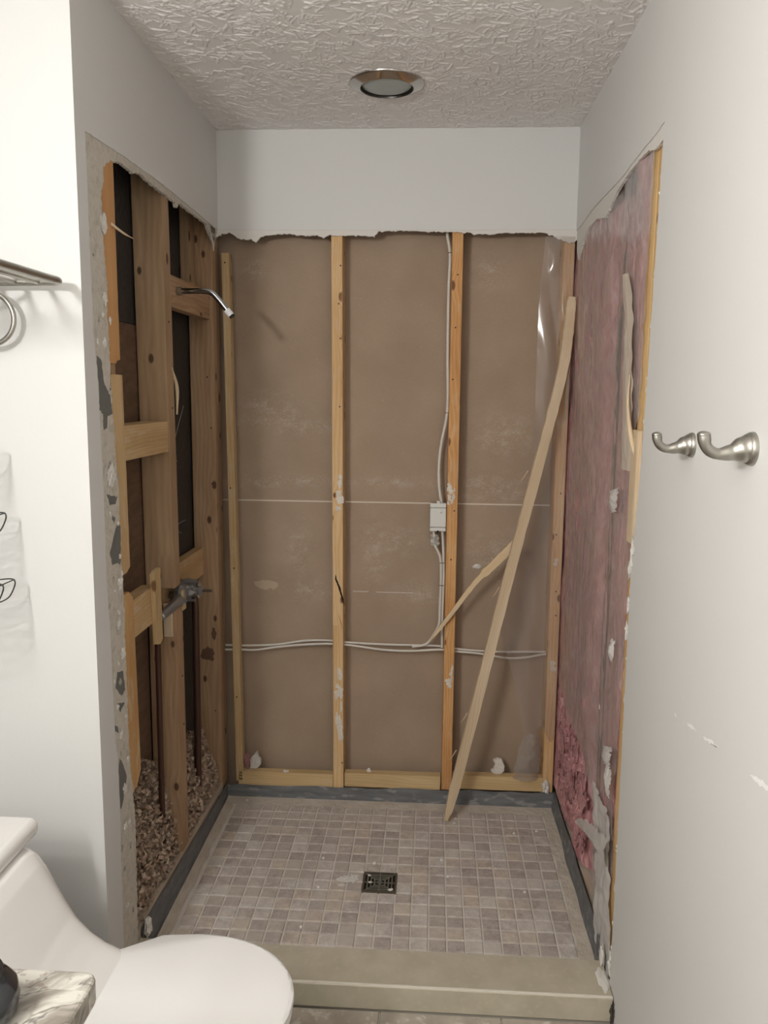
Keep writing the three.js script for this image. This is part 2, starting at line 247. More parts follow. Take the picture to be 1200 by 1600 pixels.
{ // left (plumbing) wall
  const g = structure('wall_left', 'plumbing side wall of the shower with its drywall torn open', 'wall');
  const top = [[0.0, 2.108], [0.25, 2.114], [0.6, 2.12], [0.9, 2.115], [1.107, 2.106]];
  const face = [[0, H], [ZF - 0.0126, H], [ZF - 0.0126, 0], ...ragged([...paintL].reverse(), 0.0016, 0.012, 5), ...ragged([...top].reverse(), 0.001, 0.015, 6)];
  mesh('painted_face', prismX(face, -0.003, 0, 1), paint, g).userData.label = 'painted drywall face around the opening';
  const core = [[0, H], [ZF - 0.0126, H], [ZF - 0.0126, 0], ...ragged(gypL, 0.0035, 0.006, 9)];
  mesh('gypsum_core', prismX(core, -0.0127, -0.003, 0.5), compound, g).userData.label = 'rough torn drywall edge with bare joint compound';
  const patches = [[[1.086, 1.629], [1.060, 1.620], [1.051, 1.569], [1.016, 1.539], [1.006, 1.494], [1.035, 1.491], [1.043, 1.461], [1.062, 1.458], [1.063, 1.495], [1.081, 1.506], [1.080, 1.557]], [[1.001, 1.229], [0.982, 1.218], [0.990, 1.127], [1.041, 1.134], [1.053, 1.164], [1.024, 1.205]], [[1.061, 1.307], [0.995, 1.295], [1.009, 1.278], [1.042, 1.278]], [[1.037, 0.863], [1.001, 0.855], [0.990, 0.800], [1.017, 0.794], [1.051, 0.827]], [[1.043, 0.641], [1.019, 0.612], [1.001, 0.569], [1.039, 0.511], [1.055, 0.511], [1.050, 0.619]], [[1.074, 0.746], [1.050, 0.728], [1.042, 0.707], [1.063, 0.721]], [[1.045, 0.784], [0.998, 0.770], [1.026, 0.755]], [[1.029, 1.253], [1.012, 1.245], [1.021, 1.232], [1.032, 1.242]]];
  patches.forEach((p, i) => mesh('bare_paper', prismX(ragged(p, 0.0025, 0.008, i * 7, true), -0.0032, -0.0024), greyPaper, g).userData.label = 'dark grey bare drywall paper');
  const fl = [[1.02, 1.93, 0.02], [1.03, 1.76, 0.014], [1.03, 1.35, 0.026], [1.0, 1.08, 0.014], [1.02, 0.98, 0.012], [1.0, 0.9, 0.012], [1.03, 0.7, 0.01], [1.04, 1.66, 0.01], [1.02, 0.55, 0.012], [1.03, 0.45, 0.012]];
  fl.forEach(([z, y, r], i) => mesh('plaster_flake', lump(-0.001, y, z, 0.003, r, r * 0.8, i * 3 + 1, 0.6), gypsum, g));
  for (let i = 0; i < 36; i++) { const y = 0.15 + rnd() * 1.85, z = 0.985 + rnd() * 0.1; mesh('plaster_crumb', lump(-0.002, y, z, 0.002, 0.003 + rnd() * 0.005, 0.003 + rnd() * 0.005, i + 50, 0.6, 1), rnd() < 0.5 ? gypsum : compound, g); }
  // torn peel in the corner and sheathing behind the studs
  mesh('torn_paper', prismX([[0.02, 2.11], [0.09, 2.11], [0.07, 2.08], [0.045, 2.03], [0.03, 2.07]], -0.006, -0.003), gypsum, g);
  const o = structure('wall_outer_left', 'dark sheathing behind the plumbing studs', 'wall');
  const feltAndShade = std({ color: 0x232427, roughness: 0.5, bumpMap: scuffBump, bumpScale: 0.001 });
  mesh('black_sheathing_and_shade', boxG(-0.118, -0.105, 0, H, -0.1, 0.53), feltAndShade, o).userData.label = 'black sheathing at the back of the stud bay';
  mesh('black_sheathing_and_shade', boxG(-0.118, -0.105, 1.74, H, 0.532, ZF - 0.013), feltAndShade, o);  // shade over the top of the brown sheathing, put in as a black board
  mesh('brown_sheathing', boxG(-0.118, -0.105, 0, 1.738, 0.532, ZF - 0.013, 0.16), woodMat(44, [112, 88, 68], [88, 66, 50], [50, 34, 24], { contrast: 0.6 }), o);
  const web = std({ color: 0xb8b8b4, roughness: 0.6 });
  [[[-0.1035, 1.50, 0.11], [-0.1035, 1.33, 0.27]], [[-0.1035, 1.31, 0.28], [-0.1035, 1.315, 0.2]], [[-0.1035, 1.09, 0.27], [-0.1035, 1.10, 0.12]], [[-0.1035, 1.085, 0.27], [-0.1035, 1.06, 0.17]]].forEach(l => mesh('dusty_thread', tube([l[0], l[0].map((v, i) => (v + l[1][i]) / 2 + (i === 1 ? 0.004 : 0)), l[1]], 0.0009, 8, 5), web, o));
}
{ // end face of the plumbing wall, facing the room
  const g = structure('wall_partition', 'bright painted wall end behind the towel shelf and toilet', 'wall');
  mesh('painted_face', boxG(XL, 0, 0, H, ZF - 0.0125, ZF), paint, g);
}
{ // room left wall
  const g = structure('wall_far_left', 'painted room wall behind the toilet and vanity', 'wall');
  mesh('painted_face', boxG(XL - 0.1, XL, 0, H, ZF - 0.013, ZR), paint, g);
}
{ const g = structure('wall_rear', 'painted room wall behind the viewer', 'wall'); mesh('painted_face', boxG(XL, W, 0, H, ZR, ZR + 0.1), paint, g); }
{ // right wall
  const g = structure('wall_right', 'painted right wall with the shower end torn open to pink insulation', 'wall');
  const edge = [[1.079, 2.123], [1.072, 1.983], [1.062, 1.75], [1.055, 1.604], [1.036, 1.374], [1.0, 1.125], [1.004, 0.809], [1.008, 0.479], [1.012, 0.134], [1.01, 0]];
  const top = [[0, 2.106], [0.087, 2.104], [0.253, 2.113], [0.425, 2.114], [0.597, 2.109], [0.71, 2.109], [0.811, 2.115], [0.91, 2.117], [1.007, 2.118], [1.079, 2.123]];
  const face = [[0, H], [0, 2.106], ...ragged(top, 0.001, 0.015, 15), ...ragged(edge, 0.0012, 0.012, 16), [ZR, 0], [ZR, H]];
  mesh('painted_face', prismX(face, W, W + 0.0127, 1), paint, g).userData.label = 'painted drywall face beside the opening';
  const torn = [[1.075, 2.125], [1.068, 2.090], [0.998, 2.089], [0.933, 2.104], [0.859, 2.106], [0.704, 2.099], [0.622, 2.090], [0.547, 2.070], [0.477, 2.050], [0.344, 2.073], [0.215, 2.074], [0.137, 2.049], [0.044, 2.003], [0.012, 2.03], [0, 2.11]];
  mesh('torn_edge', prismX([...ragged(torn, 0.0022, 0.007, 12), [0, 2.13], [1.075, 2.13]], W + 0.003, W + 0.011, 0.5), gypsum, g).userData.label = 'white torn drywall edge above the insulation';
  const crumbs = [[1.004, 1.19, 0.02], [0.99, 1.14, 0.016], [1.0, 1.16, 0.02], [0.99, 1.05, 0.012], [0.985, 0.985, 0.014], [1.0, 0.1, 0.014], [1.008, 0.06, 0.012], [1.005, 0.14, 0.01]];
  crumbs.forEach(([z, y, r], i) => mesh('plaster_flake', lump(W + 0.002, y, z, 0.004, r * 1.3, r * 0.9, i * 5 + 2, 0.7), gypsum, g));
  for (let i = 0; i < 26; i++) { const y = 0.05 + rnd() * 2, z = interp([[0, 1.01], [1.12, 1.0], [1.6, 1.055], [2.1, 1.077]], y) - 0.004; mesh('plaster_crumb', lump(W + 0.003, y, z, 0.003, 0.003 + rnd() * 0.006, 0.003, i + 90, 0.6, 1), gypsum, g); }
  const scr = std({ color: 0xf0efec, roughness: 0.95 });
  [[1.40, 0.943, 1.42, 0.945, 0.003], [1.475, 0.955, 1.53, 0.963, 0.006], [1.56, 0.968, 1.64, 0.980, 0.006], [1.77, 1.0, 1.86, 1.012, 0.007], [1.44, 0.99, 1.45, 0.993, 0.002]].forEach(([z0, y0, z1, y1, h], i) => mesh('scratch', prismX(ragged([[z0, y0], [(z0 + z1) / 2, (y0 + y1) / 2 + h], [z1, y1], [(z0 + z1) / 2, (y0 + y1) / 2 - h * 0.4]], 0.0025, 0.005, i, true), W - 0.0004, W + 0.0002), scr, g));
  const o = structure('wall_outer_right', 'dark sheathing behind the insulation', 'wall');
  mesh('sheathing', boxG(W + 0.118, W + 0.13, 0, H, -0.11, 1.3), std({ color: 0x3a332e, roughness: 0.9 }), o).userData.label = 'dark sheathing behind the insulation';
}

// ───────────── framing: back wall ─────────────
const FZ = -0.0127;   // front of the studs
const residueMat = std({ color: 0xe2d9cc, roughness: 0.95 });
function residue(parent, list, z, seed) { list.forEach(([x, y, rx, ry], i) => mesh('plaster_residue', merge([0, 1, 2, 3, 4, 5].map(k => lump(clamp(x + (rnd() - 0.5) * 1.3 * rx, x - rx * 0.6, x + rx * 0.6), y + (rnd() - 0.5) * 1.8 * ry, z, rx * (0.3 + rnd() * 0.35), ry * (0.2 + rnd() * 0.35), 0.003, seed + i * 3 + k * 1.7, 0.75))), residueMat, parent).userData.label = 'white plaster stuck to the wood'); }
const leanX = (xa, xb) => (x, y, z) => [x + lerp(xb, xa, clamp(y / 2.1)), y, z];
const nailMat = std({ color: 0x2c2724, metalness: 0.6, roughness: 0.6 });
function nails(parent, list) { list.forEach(([x, y, z, ax]) => { const c = new THREE.CylinderGeometry(0.0028, 0.0028, 0.003, 8); if (ax === 'z') c.rotateX(Math.PI / 2); else c.rotateZ(Math.PI / 2); c.translate(x, y, z); mesh('nail', c, nailMat, parent); }); }
{
  const s = group('wall_stud', 'orange-brown wall stud with a dark split, left of the two middle studs', 'stud', 'studs of the back wall');
  mesh('post', board(0.396, 0.436, 0.045, 2.2, FZ - 0.089, FZ, 'y', 0.2, leanX(0, 0.01)), studOrange, s);
  residue(s, [[0.428, 1.19, 0.013, 0.035], [0.43, 1.24, 0.007, 0.02], [0.424, 1.13, 0.01, 0.01], [0.43, 0.50, 0.008, 0.03], [0.428, 0.43, 0.013, 0.035], [0.43, 0.35, 0.012, 0.06], [0.435, 0.27, 0.008, 0.05]], FZ + 0.0004, 30);
  const split = std({ color: 0x1d130c, roughness: 1 });
  mesh('split', prismZ(ragged([[0.414, 0.89], [0.418, 0.868], [0.432, 0.835], [0.444, 0.79], [0.446, 0.765], [0.438, 0.79], [0.424, 0.835], [0.412, 0.868]], 0.0008, 0.006, 2, true), FZ - 0.004, FZ + 0.0006), split, s).userData.label = 'dark open split in the wood';
  mesh('split', prismZ([[0.423, 0.735], [0.436, 0.70], [0.443, 0.672], [0.434, 0.70]], FZ - 0.004, FZ + 0.0006), split, s);
  nails(s, [[0.43, 1.99, FZ, 'z'], [0.424, 1.86, FZ, 'z'], [0.43, 1.74, FZ, 'z'], [0.428, 1.5, FZ, 'z'], [0.44, 0.15, FZ, 'z']]);
}
{
  const s = group('wall_stud', 'orange-brown wall stud carrying the white cable and junction box', 'stud', 'studs of the back wall');
  mesh('post', board(0.818, 0.857, 0.055, 2.2, FZ - 0.089, FZ, 'y', 0.9, leanX(0, 0.002)), studOrange2, s);
  residue(s, [[0.832, 1.21, 0.013, 0.018], [0.842, 1.19, 0.008, 0.02], [0.83, 1.17, 0.011, 0.016], [0.85, 0.53, 0.005, 0.03], [0.838, 0.48, 0.012, 0.018], [0.845, 0.505, 0.007, 0.02]], FZ + 0.0004, 70);
  nails(s, [[0.84, 1.96, FZ, 'z'], [0.836, 1.78, FZ, 'z'], [0.846, 1.13, FZ, 'z'], [0.83, 1.6, FZ, 'z'], [0.838, 0.95, FZ, 'z']]);
}
{
  const s = group('corner_furring_strip', 'thin pale new wood strip standing in the left rear corner', 'strip');
  mesh('post', board(0.006, 0.034, 0.06, 2.034, FZ - 0.038, FZ, 'y', 0.1, leanX(0, 0.023)), pineNew2, s);
  nails(s, [[0.02, 2.0, FZ, 'z'], [0.026, 1.2, FZ, 'z'], [0.034, 0.9, FZ, 'z'], [0.036, 0.4, FZ, 'z']]);
}
{
  const s = group('wall_stud', 'orange corner stud behind plastic film in the right rear corner', 'stud', 'studs of the back wall');
  mesh('post', board(1.2, 1.239, 0.02, 2.2, FZ - 0.089, FZ, 'y', 1.7), studOrange, s);
  residue(s, [[1.218, 0.95, 0.012, 0.012], [1.225, 0.56, 0.012, 0.02]], FZ + 0.0004, 97);
  nails(s, [[1.225, 1.2, FZ, 'z'], [1.215, 1.05, FZ, 'z'], [1.222, 0.84, FZ, 'z'], [1.225, 0.75, FZ, 'z']]);
}
[[0.037, 0.405, 'pale pine bottom plate piece left of the split stud'], [0.449, 0.816, 'pale pine bottom plate piece between the two middle studs'], [0.862, 1.206, 'pale pine bottom plate piece at the foot of the right rear corner']].forEach(([a, b, l], i) => {
  const dy = i * 0.008; single('bottom_plate', board(a, b, 0.045 + dy, 0.101 + dy, FZ - 0.036, FZ, 'x', i * 0.6), pineNew, l, 'plate', 'bottom plates of the back wall');
});

// ───────────── framing: left wall ─────────────
const FX = -0.0127, BX = FX - 0.089;
const leanZ = (za, zb) => (x, y, z) => [x, y, z + lerp(zb, za, clamp(y / 2.1))];
{
  const s = group('wall_stud', 'brown wall stud along the torn drywall edge nearest the toilet', 'stud', 'studs of the left wall');
  mesh('post', board(BX, FX, 0.05, H, 0.95, 0.99, 'y', 0.3), studBrown2, s);
  mesh('sister_post', board(BX, FX, 0.05, H, 1.0, 1.04, 'y', 0.8), studBrown, s);
  mesh('facing_strip', woodPrismX(ragged([[0.943, 2.2], [0.943, 1.625], [0.96, 1.622], [0.972, 1.615], [1.04, 1.615], [1.04, 2.2]], 0.0006, 0.03, 3, true), FX, -0.0035), woodMat(51, [208, 160, 108], [182, 132, 82], [110, 70, 40], { knots: 2, contrast: 0.5 }), s).userData.label = 'orange wooden facing strip';
  mesh('facing_strip', woodPrismX(ragged([[0.932, 1.588], [0.925, 1.105], [0.95, 1.094], [1.0, 1.09], [1.0, 1.588]], 0.0008, 0.03, 4, true), FX, -0.0035), blockWood, s).userData.label = 'pale wooden facing strip';
  mesh('facing_strip', woodPrismX(ragged([[0.925, 1.03], [0.912, 1.02], [0.9, 0.6], [0.898, 0.546], [0.93, 0.515], [0.99, 0.5], [0.99, 1.04], [0.94, 1.042]], 0.001, 0.02, 5, true), FX, -0.0035), woodMat(52, [205, 166, 112], [170, 124, 76], [112, 76, 44], { knots: 1, contrast: 0.7, dirt: 0.4 }), s);
  mesh('splinter', horn([[-0.004, 1.94, 0.97], [0.012, 1.925, 0.935], [0.024, 1.918, 0.9]], [0.004, 0.003, 0.001], 10, 6), lathWood, s);
}
{
  const s = group('wall_stud', 'wide brown upper stud cut off above the shower valve', 'stud', 'studs of the left wall');
  mesh('post', board(BX, FX, 0.955, H, 0.487, 0.545, 'y', 0.5, leanZ(0.022, -0.02)), studBrown, s);
  mesh('splinter', horn([[-0.012, 1.62, 0.515], [-0.01, 1.56, 0.478], [-0.012, 1.48, 0.478]], [0.002, 0.006, 0.003], 10, 6), lathWood, s);
  nails(s, [[FX, 1.5, 0.52, 'x'], [FX, 1.75, 0.53, 'x']]);
}
{
  const s = group('wall_stud', 'brown lower stud standing in the rubble under the shower valve', 'stud', 'studs of the left wall');
  mesh('post', board(BX, FX, 0.06, 0.895, 0.468, 0.53, 'y', 1.1), studBrown2, s);
  mesh('shim', board(FX, -0.005, 0.87, 0.935, 0.455, 0.486, 'y', 0.4), pineNew2, s);
  mesh('shim', board(BX + 0.05, FX - 0.012, 0.80, 0.905, 0.53, 0.541, 'y', 0.9), lathWood, s);
  nails(s, [[FX, 0.66, 0.49, 'x'], [FX, 0.5, 0.49, 'x']]);
}
{
  const s = group('corner_post', 'brown corner post between the plumbing bay and the back wall', 'post');
  mesh('post', board(BX, FX, 0.05, H, -0.01, 0.03, 'y', 0.7), studBrown2, s);
  mesh('post', board(BX, FX - 0.001, 0.05, H, -0.052, -0.0125, 'y', 1.3), studBrown, s);
  mesh('backing_post', board(BX - 0.002, BX + 0.03, 1.86, H, 0.04, 0.11, 'y', 1.9), studBrown, s);
  const stain = std({ color: 0x6b5040, roughness: 1 });
  mesh('stain', lump(-0.06, 0.58, 0.0305, 0.026, 0.022, 0.001, 14, 0.4), stain, s).userData.label = 'dark scorched patch';
  mesh('stain', lump(-0.035, 0.66, 0.0305, 0.008, 0.022, 0.0008, 18, 0.4), stain, s);
  nails(s, [[-0.03, 1.42, 0.03, 'z'], [-0.03, 1.22, 0.03, 'z'], [-0.04, 1.6, 0.03, 'z'], [-0.035, 0.36, 0.03, 'z']]);
}
single('wood_blocking', board(-0.062, -0.026, 1.80, 1.895, 0.032, 0.485, 'z', 0.2), studBrown2, 'brown wood blocking behind the chrome shower arm', 'block');
single('wood_blocking', board(-0.09, -0.018, 1.372, 1.462, 0.548, 0.948, 'z', 0.9), blockWood, 'pale wood blocking between studs at mid height, dusty on top', 'block');
single('wood_blocking', board(-0.062, -0.022, 0.895, 1.0, 0.69, 0.948, 'z', 1.4), blockWood, 'wood blocking left of the shower valve behind a short stick', 'block');
single('wood_blocking', board(-0.101, -0.068, 0.885, 0.985, 0.032, 0.485, 'z', 1.9), blockWood, 'wood blocking right of the shower valve with a dusty top', 'block');
single('scrap_stick', woodPrismX([[0.735, 1.04], [0.72, 1.047], [0.682, 1.05], [0.68, 0.94], [0.676, 0.84], [0.7, 0.83], [0.722, 0.835]], -0.021, -0.008), pineNew2, 'short upright scrap of pale wood against the blocking by the valve', 'stick');
single('bottom_plate', board(-0.105, -0.011, 0.03, 0.074, 0.033, 0.94, 'z', 0.4, (x, y, z) => [x, y + 0.022 * clamp(z / 0.9), z]), dustyWood, 'dusty bottom plate of the plumbing wall behind the grey liner', 'plate');

// shower arm
{
  const s = group('bent_shower_pipe', 'bent chrome shower arm sticking out of the plumbing wall', 'pipe', null);
  const y = 1.853, z = 0.40;
  mesh('arm', tube([[-0.026, y, z], [0.0, y, z], [0.055, y, z], [0.08, y - 0.004, z], [0.1, y - 0.022, z + 0.0], [0.128, y - 0.056, z + 0.0]], 0.0085, 48, 16), chrome, s);
  const c = new THREE.CylinderGeometry(0.013, 0.013, 0.012, 20); c.rotateZ(Math.PI / 2); c.translate(-0.018, y, z); mesh('collar', c, std({ color: 0x8b7d6a, metalness: 0.6, roughness: 0.5 }), s);
  const t = new THREE.CylinderGeometry(0.0105, 0.0105, 0.022, 20, 1); t.rotateZ(0.70); t.translate(0.134, y - 0.064, z); mesh('thread_tape', t, std({ color: 0xdad9d8, roughness: 0.7 }), s).userData.label = 'white thread tape on the end';
  const e = new THREE.CylinderGeometry(0.0085, 0.0085, 0.006, 16); e.rotateZ(0.70); e.translate(0.1425, y - 0.0745, z); mesh('open_end', e, nailMat, s);
}
// valve and pipes
{
  const s = group('shower_valve', 'dusty cast metal shower valve with a bare stem and two supply pipes', 'valve');
  const y = 0.915, z = 0.40;
  mesh('body', merge([lump(-0.03, y, z + 0.01, 0.035, 0.032, 0.055, 5, 0.35), lump(-0.02, y + 0.012, z + 0.05, 0.022, 0.018, 0.03, 9, 0.4), lump(-0.018, y - 0.016, z + 0.09, 0.02, 0.016, 0.04, 13, 0.4), horn([[-0.03, y - 0.005, z + 0.03], [-0.02, y - 0.014, z + 0.12], [-0.04, y - 0.035, z + 0.2]], [0.022, 0.016, 0.013], 16, 12).toNonIndexed(), horn([[-0.05, y, z - 0.03], [-0.052, y - 0.002, z - 0.12], [-0.05, y - 0.02, z - 0.19]], [0.02, 0.014, 0.013], 16, 12).toNonIndexed()]), oldMetal, s);
  const cy = (r, a, b, m, n) => { const c = new THREE.CylinderGeometry(r, r, b - a, 20); c.rotateZ(Math.PI / 2); c.translate((a + b) / 2, y, z); return mesh(n, c, m, s); };
  cy(0.022, -0.03, 0.018, oldMetal, 'cartridge_sleeve'); cy(0.026, 0.016, 0.021, chrome, 'flange'); cy(0.015, 0.02, 0.03, oldMetal, 'retainer'); cy(0.0045, 0.028, 0.064, chrome, 'stem');
  for (const [dy, dz] of [[0.03, 0.0], [-0.03, 0.01], [0.02, 0.035], [0.018, -0.04]]) mesh('screw', (() => { const c = new THREE.CylinderGeometry(0.005, 0.005, 0.04, 10); c.rotateZ(Math.PI / 2); c.translate(-0.01, y + dy, z + dz); return c; })(), oldMetal, s);
  mesh('supply_pipe', tube([[-0.05, y - 0.02, 0.60], [-0.05, 0.8, 0.602], [-0.05, 0.45, 0.606], [-0.05, 0.06, 0.61]], 0.009, 30, 12), copperOld, s).userData.label = 'dark copper supply pipe left of the lower stud';
  mesh('supply_pipe', tube([[-0.05, y - 0.015, 0.205], [-0.05, 0.7, 0.208], [-0.05, 0.4, 0.215], [-0.05, 0.07, 0.225]], 0.0125, 30, 12), copperOld, s).userData.label = 'dark copper supply pipe in the black bay';
  mesh('solder_joint', (() => { const c = new THREE.CylinderGeometry(0.0125, 0.0125, 0.04, 14); c.translate(-0.05, 0.865, 0.601); return c; })(), chrome, s);
}
// loose insulation rubble in the bays
{
  const g = new THREE.Group(); g.name = 'insulation_rubble'; scene.add(g); g.userData = { label: 'heap of shredded tan and pink insulation in the stud bays', category: 'insulation', kind: 'stuff' };
  const top = (z) => z > 0.5 ? 0.42 + 0.05 * n2(z * 9, 1) : interp([[0.0, 0.26], [0.15, 0.33], [0.4, 0.3], [0.5, 0.3]], z) + 0.03 * n2(z * 14, 4);
  const mm = std({ color: 0x9c8674, roughness: 1, bumpMap: scuffBump, bumpScale: 0.01 });
  mesh('mound', sheet(60, 40, (u, v) => { const z = lerp(0.035, 0.946, u), t = top(z), y = lerp(0.06, t, v); return [lerp(-0.035, -0.102, v ** 1.3) + 0.012 * fbm(z * 30, y * 30, 3), y, z]; }, null, [4, 2]), mm, g).userData.kind = 'stuff';
  const flake = sheet(4, 2, (u, v) => [Math.sin(u * 2.4) * 0.012, (u - 0.5) * 0.022, (v - 0.5) * 0.012 + Math.sin(u * 4) * 0.003]);
  const N = 4200, im = finish(new THREE.InstancedMesh(flake, std({ color: 0xffffff, roughness: 1 }), N)); im.name = 'flakes'; im.userData.kind = 'stuff';
  const M = new THREE.Matrix4(), q = new THREE.Quaternion(), e = new THREE.Euler(), c = new THREE.Color(), r = mulberry(88);
  for (let i = 0; i < N; i++) {
    const z = lerp(0.04, 0.94, r()), t = top(z), v = r() ** 0.9, y = lerp(0.08, t, v), x = lerp(-0.03, -0.097, v ** 1.3) + (r() - 0.5) * 0.02;
    e.set(r() * 6.3, r() * 6.3, r() * 6.3); q.setFromEuler(e); const s = 0.4 + r() * 0.6; M.compose(new THREE.Vector3(Math.min(x, -0.02), y, z), q, new THREE.Vector3(s, s, s)); im.setMatrixAt(i, M);
    const k = r(); c.setStyle(k < 0.45 ? '#b8a18c' : k < 0.75 ? '#a08874' : k < 0.93 ? '#d0bda8' : '#c4a294'); im.setColorAt(i, c);
  }
  g.add(im);
}

// ───────────── shower pan: liner, floor, curb, drain ─────────────
{
  const g = group('pan_liner', 'grey rubber shower pan liner folded up around the tiled floor', 'liner');
  const tex = (seed, amt) => dataTex(512, 128, (u, v) => { let c = mix3([116, 117, 118], [100, 101, 103], clamp(0.5 + fbm(u * 8 + seed, v * 3, 4))); const d = ss(0.16, 0.5, fbm(u * 12 + seed, v * 1.6, 6)) * amt; c = mix3(c, [178, 174, 166], d); return c; });
  const mk = (s, a) => std({ map: tex(s, a), roughness: 0.6 });
  mesh('back_flap', sheet(60, 10, (u, v) => { const x = lerp(-0.004, W + 0.004, u), y = lerp(-0.012, 0.049 + 0.014 * u + 0.003 * n2(x * 6, 1), v); return [x, y, -0.0105 + 0.009 * (1 - v) ** 2 + 0.004 * (1 + n2(x * 5, v * 2)) * v]; }), mk(1, 0.5), g).userData.label = 'rear flap of liner with white smears';
  mesh('side_flap', sheet(50, 10, (u, v) => { const z = lerp(-0.006, 0.925, u), y = lerp(-0.012, 0.052 + 0.045 * u + 0.002 * n2(z * 7, 3), v); return [-0.0065 + 0.01 * (1 - v) ** 2 + 0.002 * n2(z * 6, v), y, z]; }), mk(5, 0.12), g).userData.label = 'left flap of liner';
  mesh('side_flap', sheet(50, 10, (u, v) => { const z = lerp(-0.006, 0.925, u), y = lerp(-0.012, 0.072 + 0.03 * u + 0.003 * n2(z * 7, 8), v); return [W + 0.0065 - 0.012 * (1 - v) ** 2 - 0.003 * (1 + n2(z * 4, v + 9)), y, z]; }), mk(9, 0.45), g).userData.label = 'right flap of liner with dust';
}
{
  const g = structure('shower_floor', 'dusty shower floor of small square taupe mosaic tiles', 'floor');
  const DX = 1.3, dust = (x, z) => { return clamp(0.45 + 0.9 * fbm(x * 5 + 3, z * 5 + 8, 5)); };
  const tmap = dataTex(1024, 1024, (u, v) => { const x = u * DX, z = v * DX; let c = mix3([206, 198, 191], [182, 172, 165], clamp(0.5 + 1.1 * fbm(x * 22 + 5, z * 22, 5))); const st = fbm(x * 60, z * 60 + 7, 4); c = c.map(k => k + st * 16); return mix3(c, [210, 202, 192], dust(x, z) * 0.85); });
  const gmap = dataTex(512, 512, (u, v) => { const x = u * DX, z = v * DX; return mix3([226, 220, 211], [212, 204, 193], clamp(0.4 + fbm(x * 9, z * 9, 4) + 0.4 * dust(x, z))).map(k => k + 10 * n2(x * 160, z * 160)); });
  const bed = boxG(-0.012, W + 0.012, -0.09, -0.0045, -0.012, 0.935, DX); mesh('grout_bed', bed, std({ map: gmap, roughness: 0.95 }), g);
  const fillet = std({ map: gmap, color: 0xdfdad4, roughness: 0.95, bumpMap: scuffBump, bumpScale: 0.002 });
  mesh('mortar_edge', sheet(60, 4, (u, v) => { const x = lerp(0, W, u); return [x, 0.004 * (1 - v) - 0.0042 * v + 0.001, lerp(0.0, 0.05 + 0.008 * n2(x * 9, 2) + 0.006 * n2(x * 30, 2), v)]; }, null, [1, 0.05]), fillet, g);
  mesh('mortar_edge', sheet(60, 4, (u, v) => { const z = lerp(0, 0.93, u); return [lerp(0.002, 0.03 + 0.005 * n2(z * 9, 5), v), 0.006 * (1 - v) - 0.0042 * v + 0.001, z]; }, null, [0.8, 0.05]), fillet, g);
  mesh('mortar_edge', sheet(60, 4, (u, v) => { const z = lerp(0, 0.93, u); return [lerp(W - 0.002, W - 0.04 + 0.006 * n2(z * 9, 7), v), 0.006 * (1 - v) - 0.0042 * v + 0.001, z]; }, null, [0.8, 0.05]), fillet, g);
  const mats = [0xffffff, 0xf4f1ef, 0xebe7e5, 0xfaf5ee, 0xe4e0df].map(c => std({ map: tmap, color: c, roughness: 0.72, bumpMap: scuffBump, bumpScale: 0.0006 }));
  const P = 0.0525, list = [];
  for (let k = -10; k < 9; k++) for (let i = -12; i < 12; i++) {
    let x0 = 0.6195 + i * P, z0 = 0.515 + k * P; const xc = x0 + P / 2, zc = z0 + P / 2;
    if (xc < 0.05 || xc > W - 0.045 || zc < 0.045 || zc > 0.9) continue;
    if (Math.abs(xc - 0.6195) < P && Math.abs(zc - 0.515) < P) continue;
    list.push([x0 + 0.002 + rnd() * 0.0007, x0 + P - 0.0025, z0 + 0.002 + rnd() * 0.0007, z0 + P - 0.0025]);
  }
  const mk = ([a, b, c, d]) => { const h = -0.0006 + (rnd() - 0.5) * 0.0012, bv = 0.0018, lo = -0.006; const ta = [[a + bv, h, c + bv], [b - bv, h, c + bv], [b - bv, h, d - bv], [a + bv, h, d - bv]], mid = [[a, h - bv, c], [b, h - bv, c], [b, h - bv, d], [a, h - bv, d]], bo = mid.map(p => [p[0], lo, p[2]]); const pos = []; const quad = (p, q, r, s) => pos.push(...p, ...r, ...q, ...p, ...s, ...r); quad(...ta); for (let i = 0; i < 4; i++) { const j = (i + 1) % 4; quad(ta[j], ta[i], mid[i], mid[j]); quad(mid[j], mid[i], bo[i], bo[j]); } const q = new THREE.BufferGeometry(); q.setAttribute('position', new THREE.Float32BufferAttribute(pos, 3)); const uv = []; for (let i = 0; i < pos.length; i += 3) uv.push(pos[i] / DX, pos[i + 2] / DX); q.setAttribute('uv', new THREE.Float32BufferAttribute(uv, 2)); q.computeVertexNormals(); return q; };
  list.sort((p, q) => q[2] - p[2]);
  const rest = [];
  list.forEach((t, i) => { const q = mk(t); if (i < 300) mesh('tile', q, mats[Math.floor(rnd() * mats.length)], g); else rest.push(q); });
  if (rest.length) { const m = mesh('far_tiles', BGU.mergeGeometries(rest), mats[1], g); m.userData.kind = 'stuff'; }
}
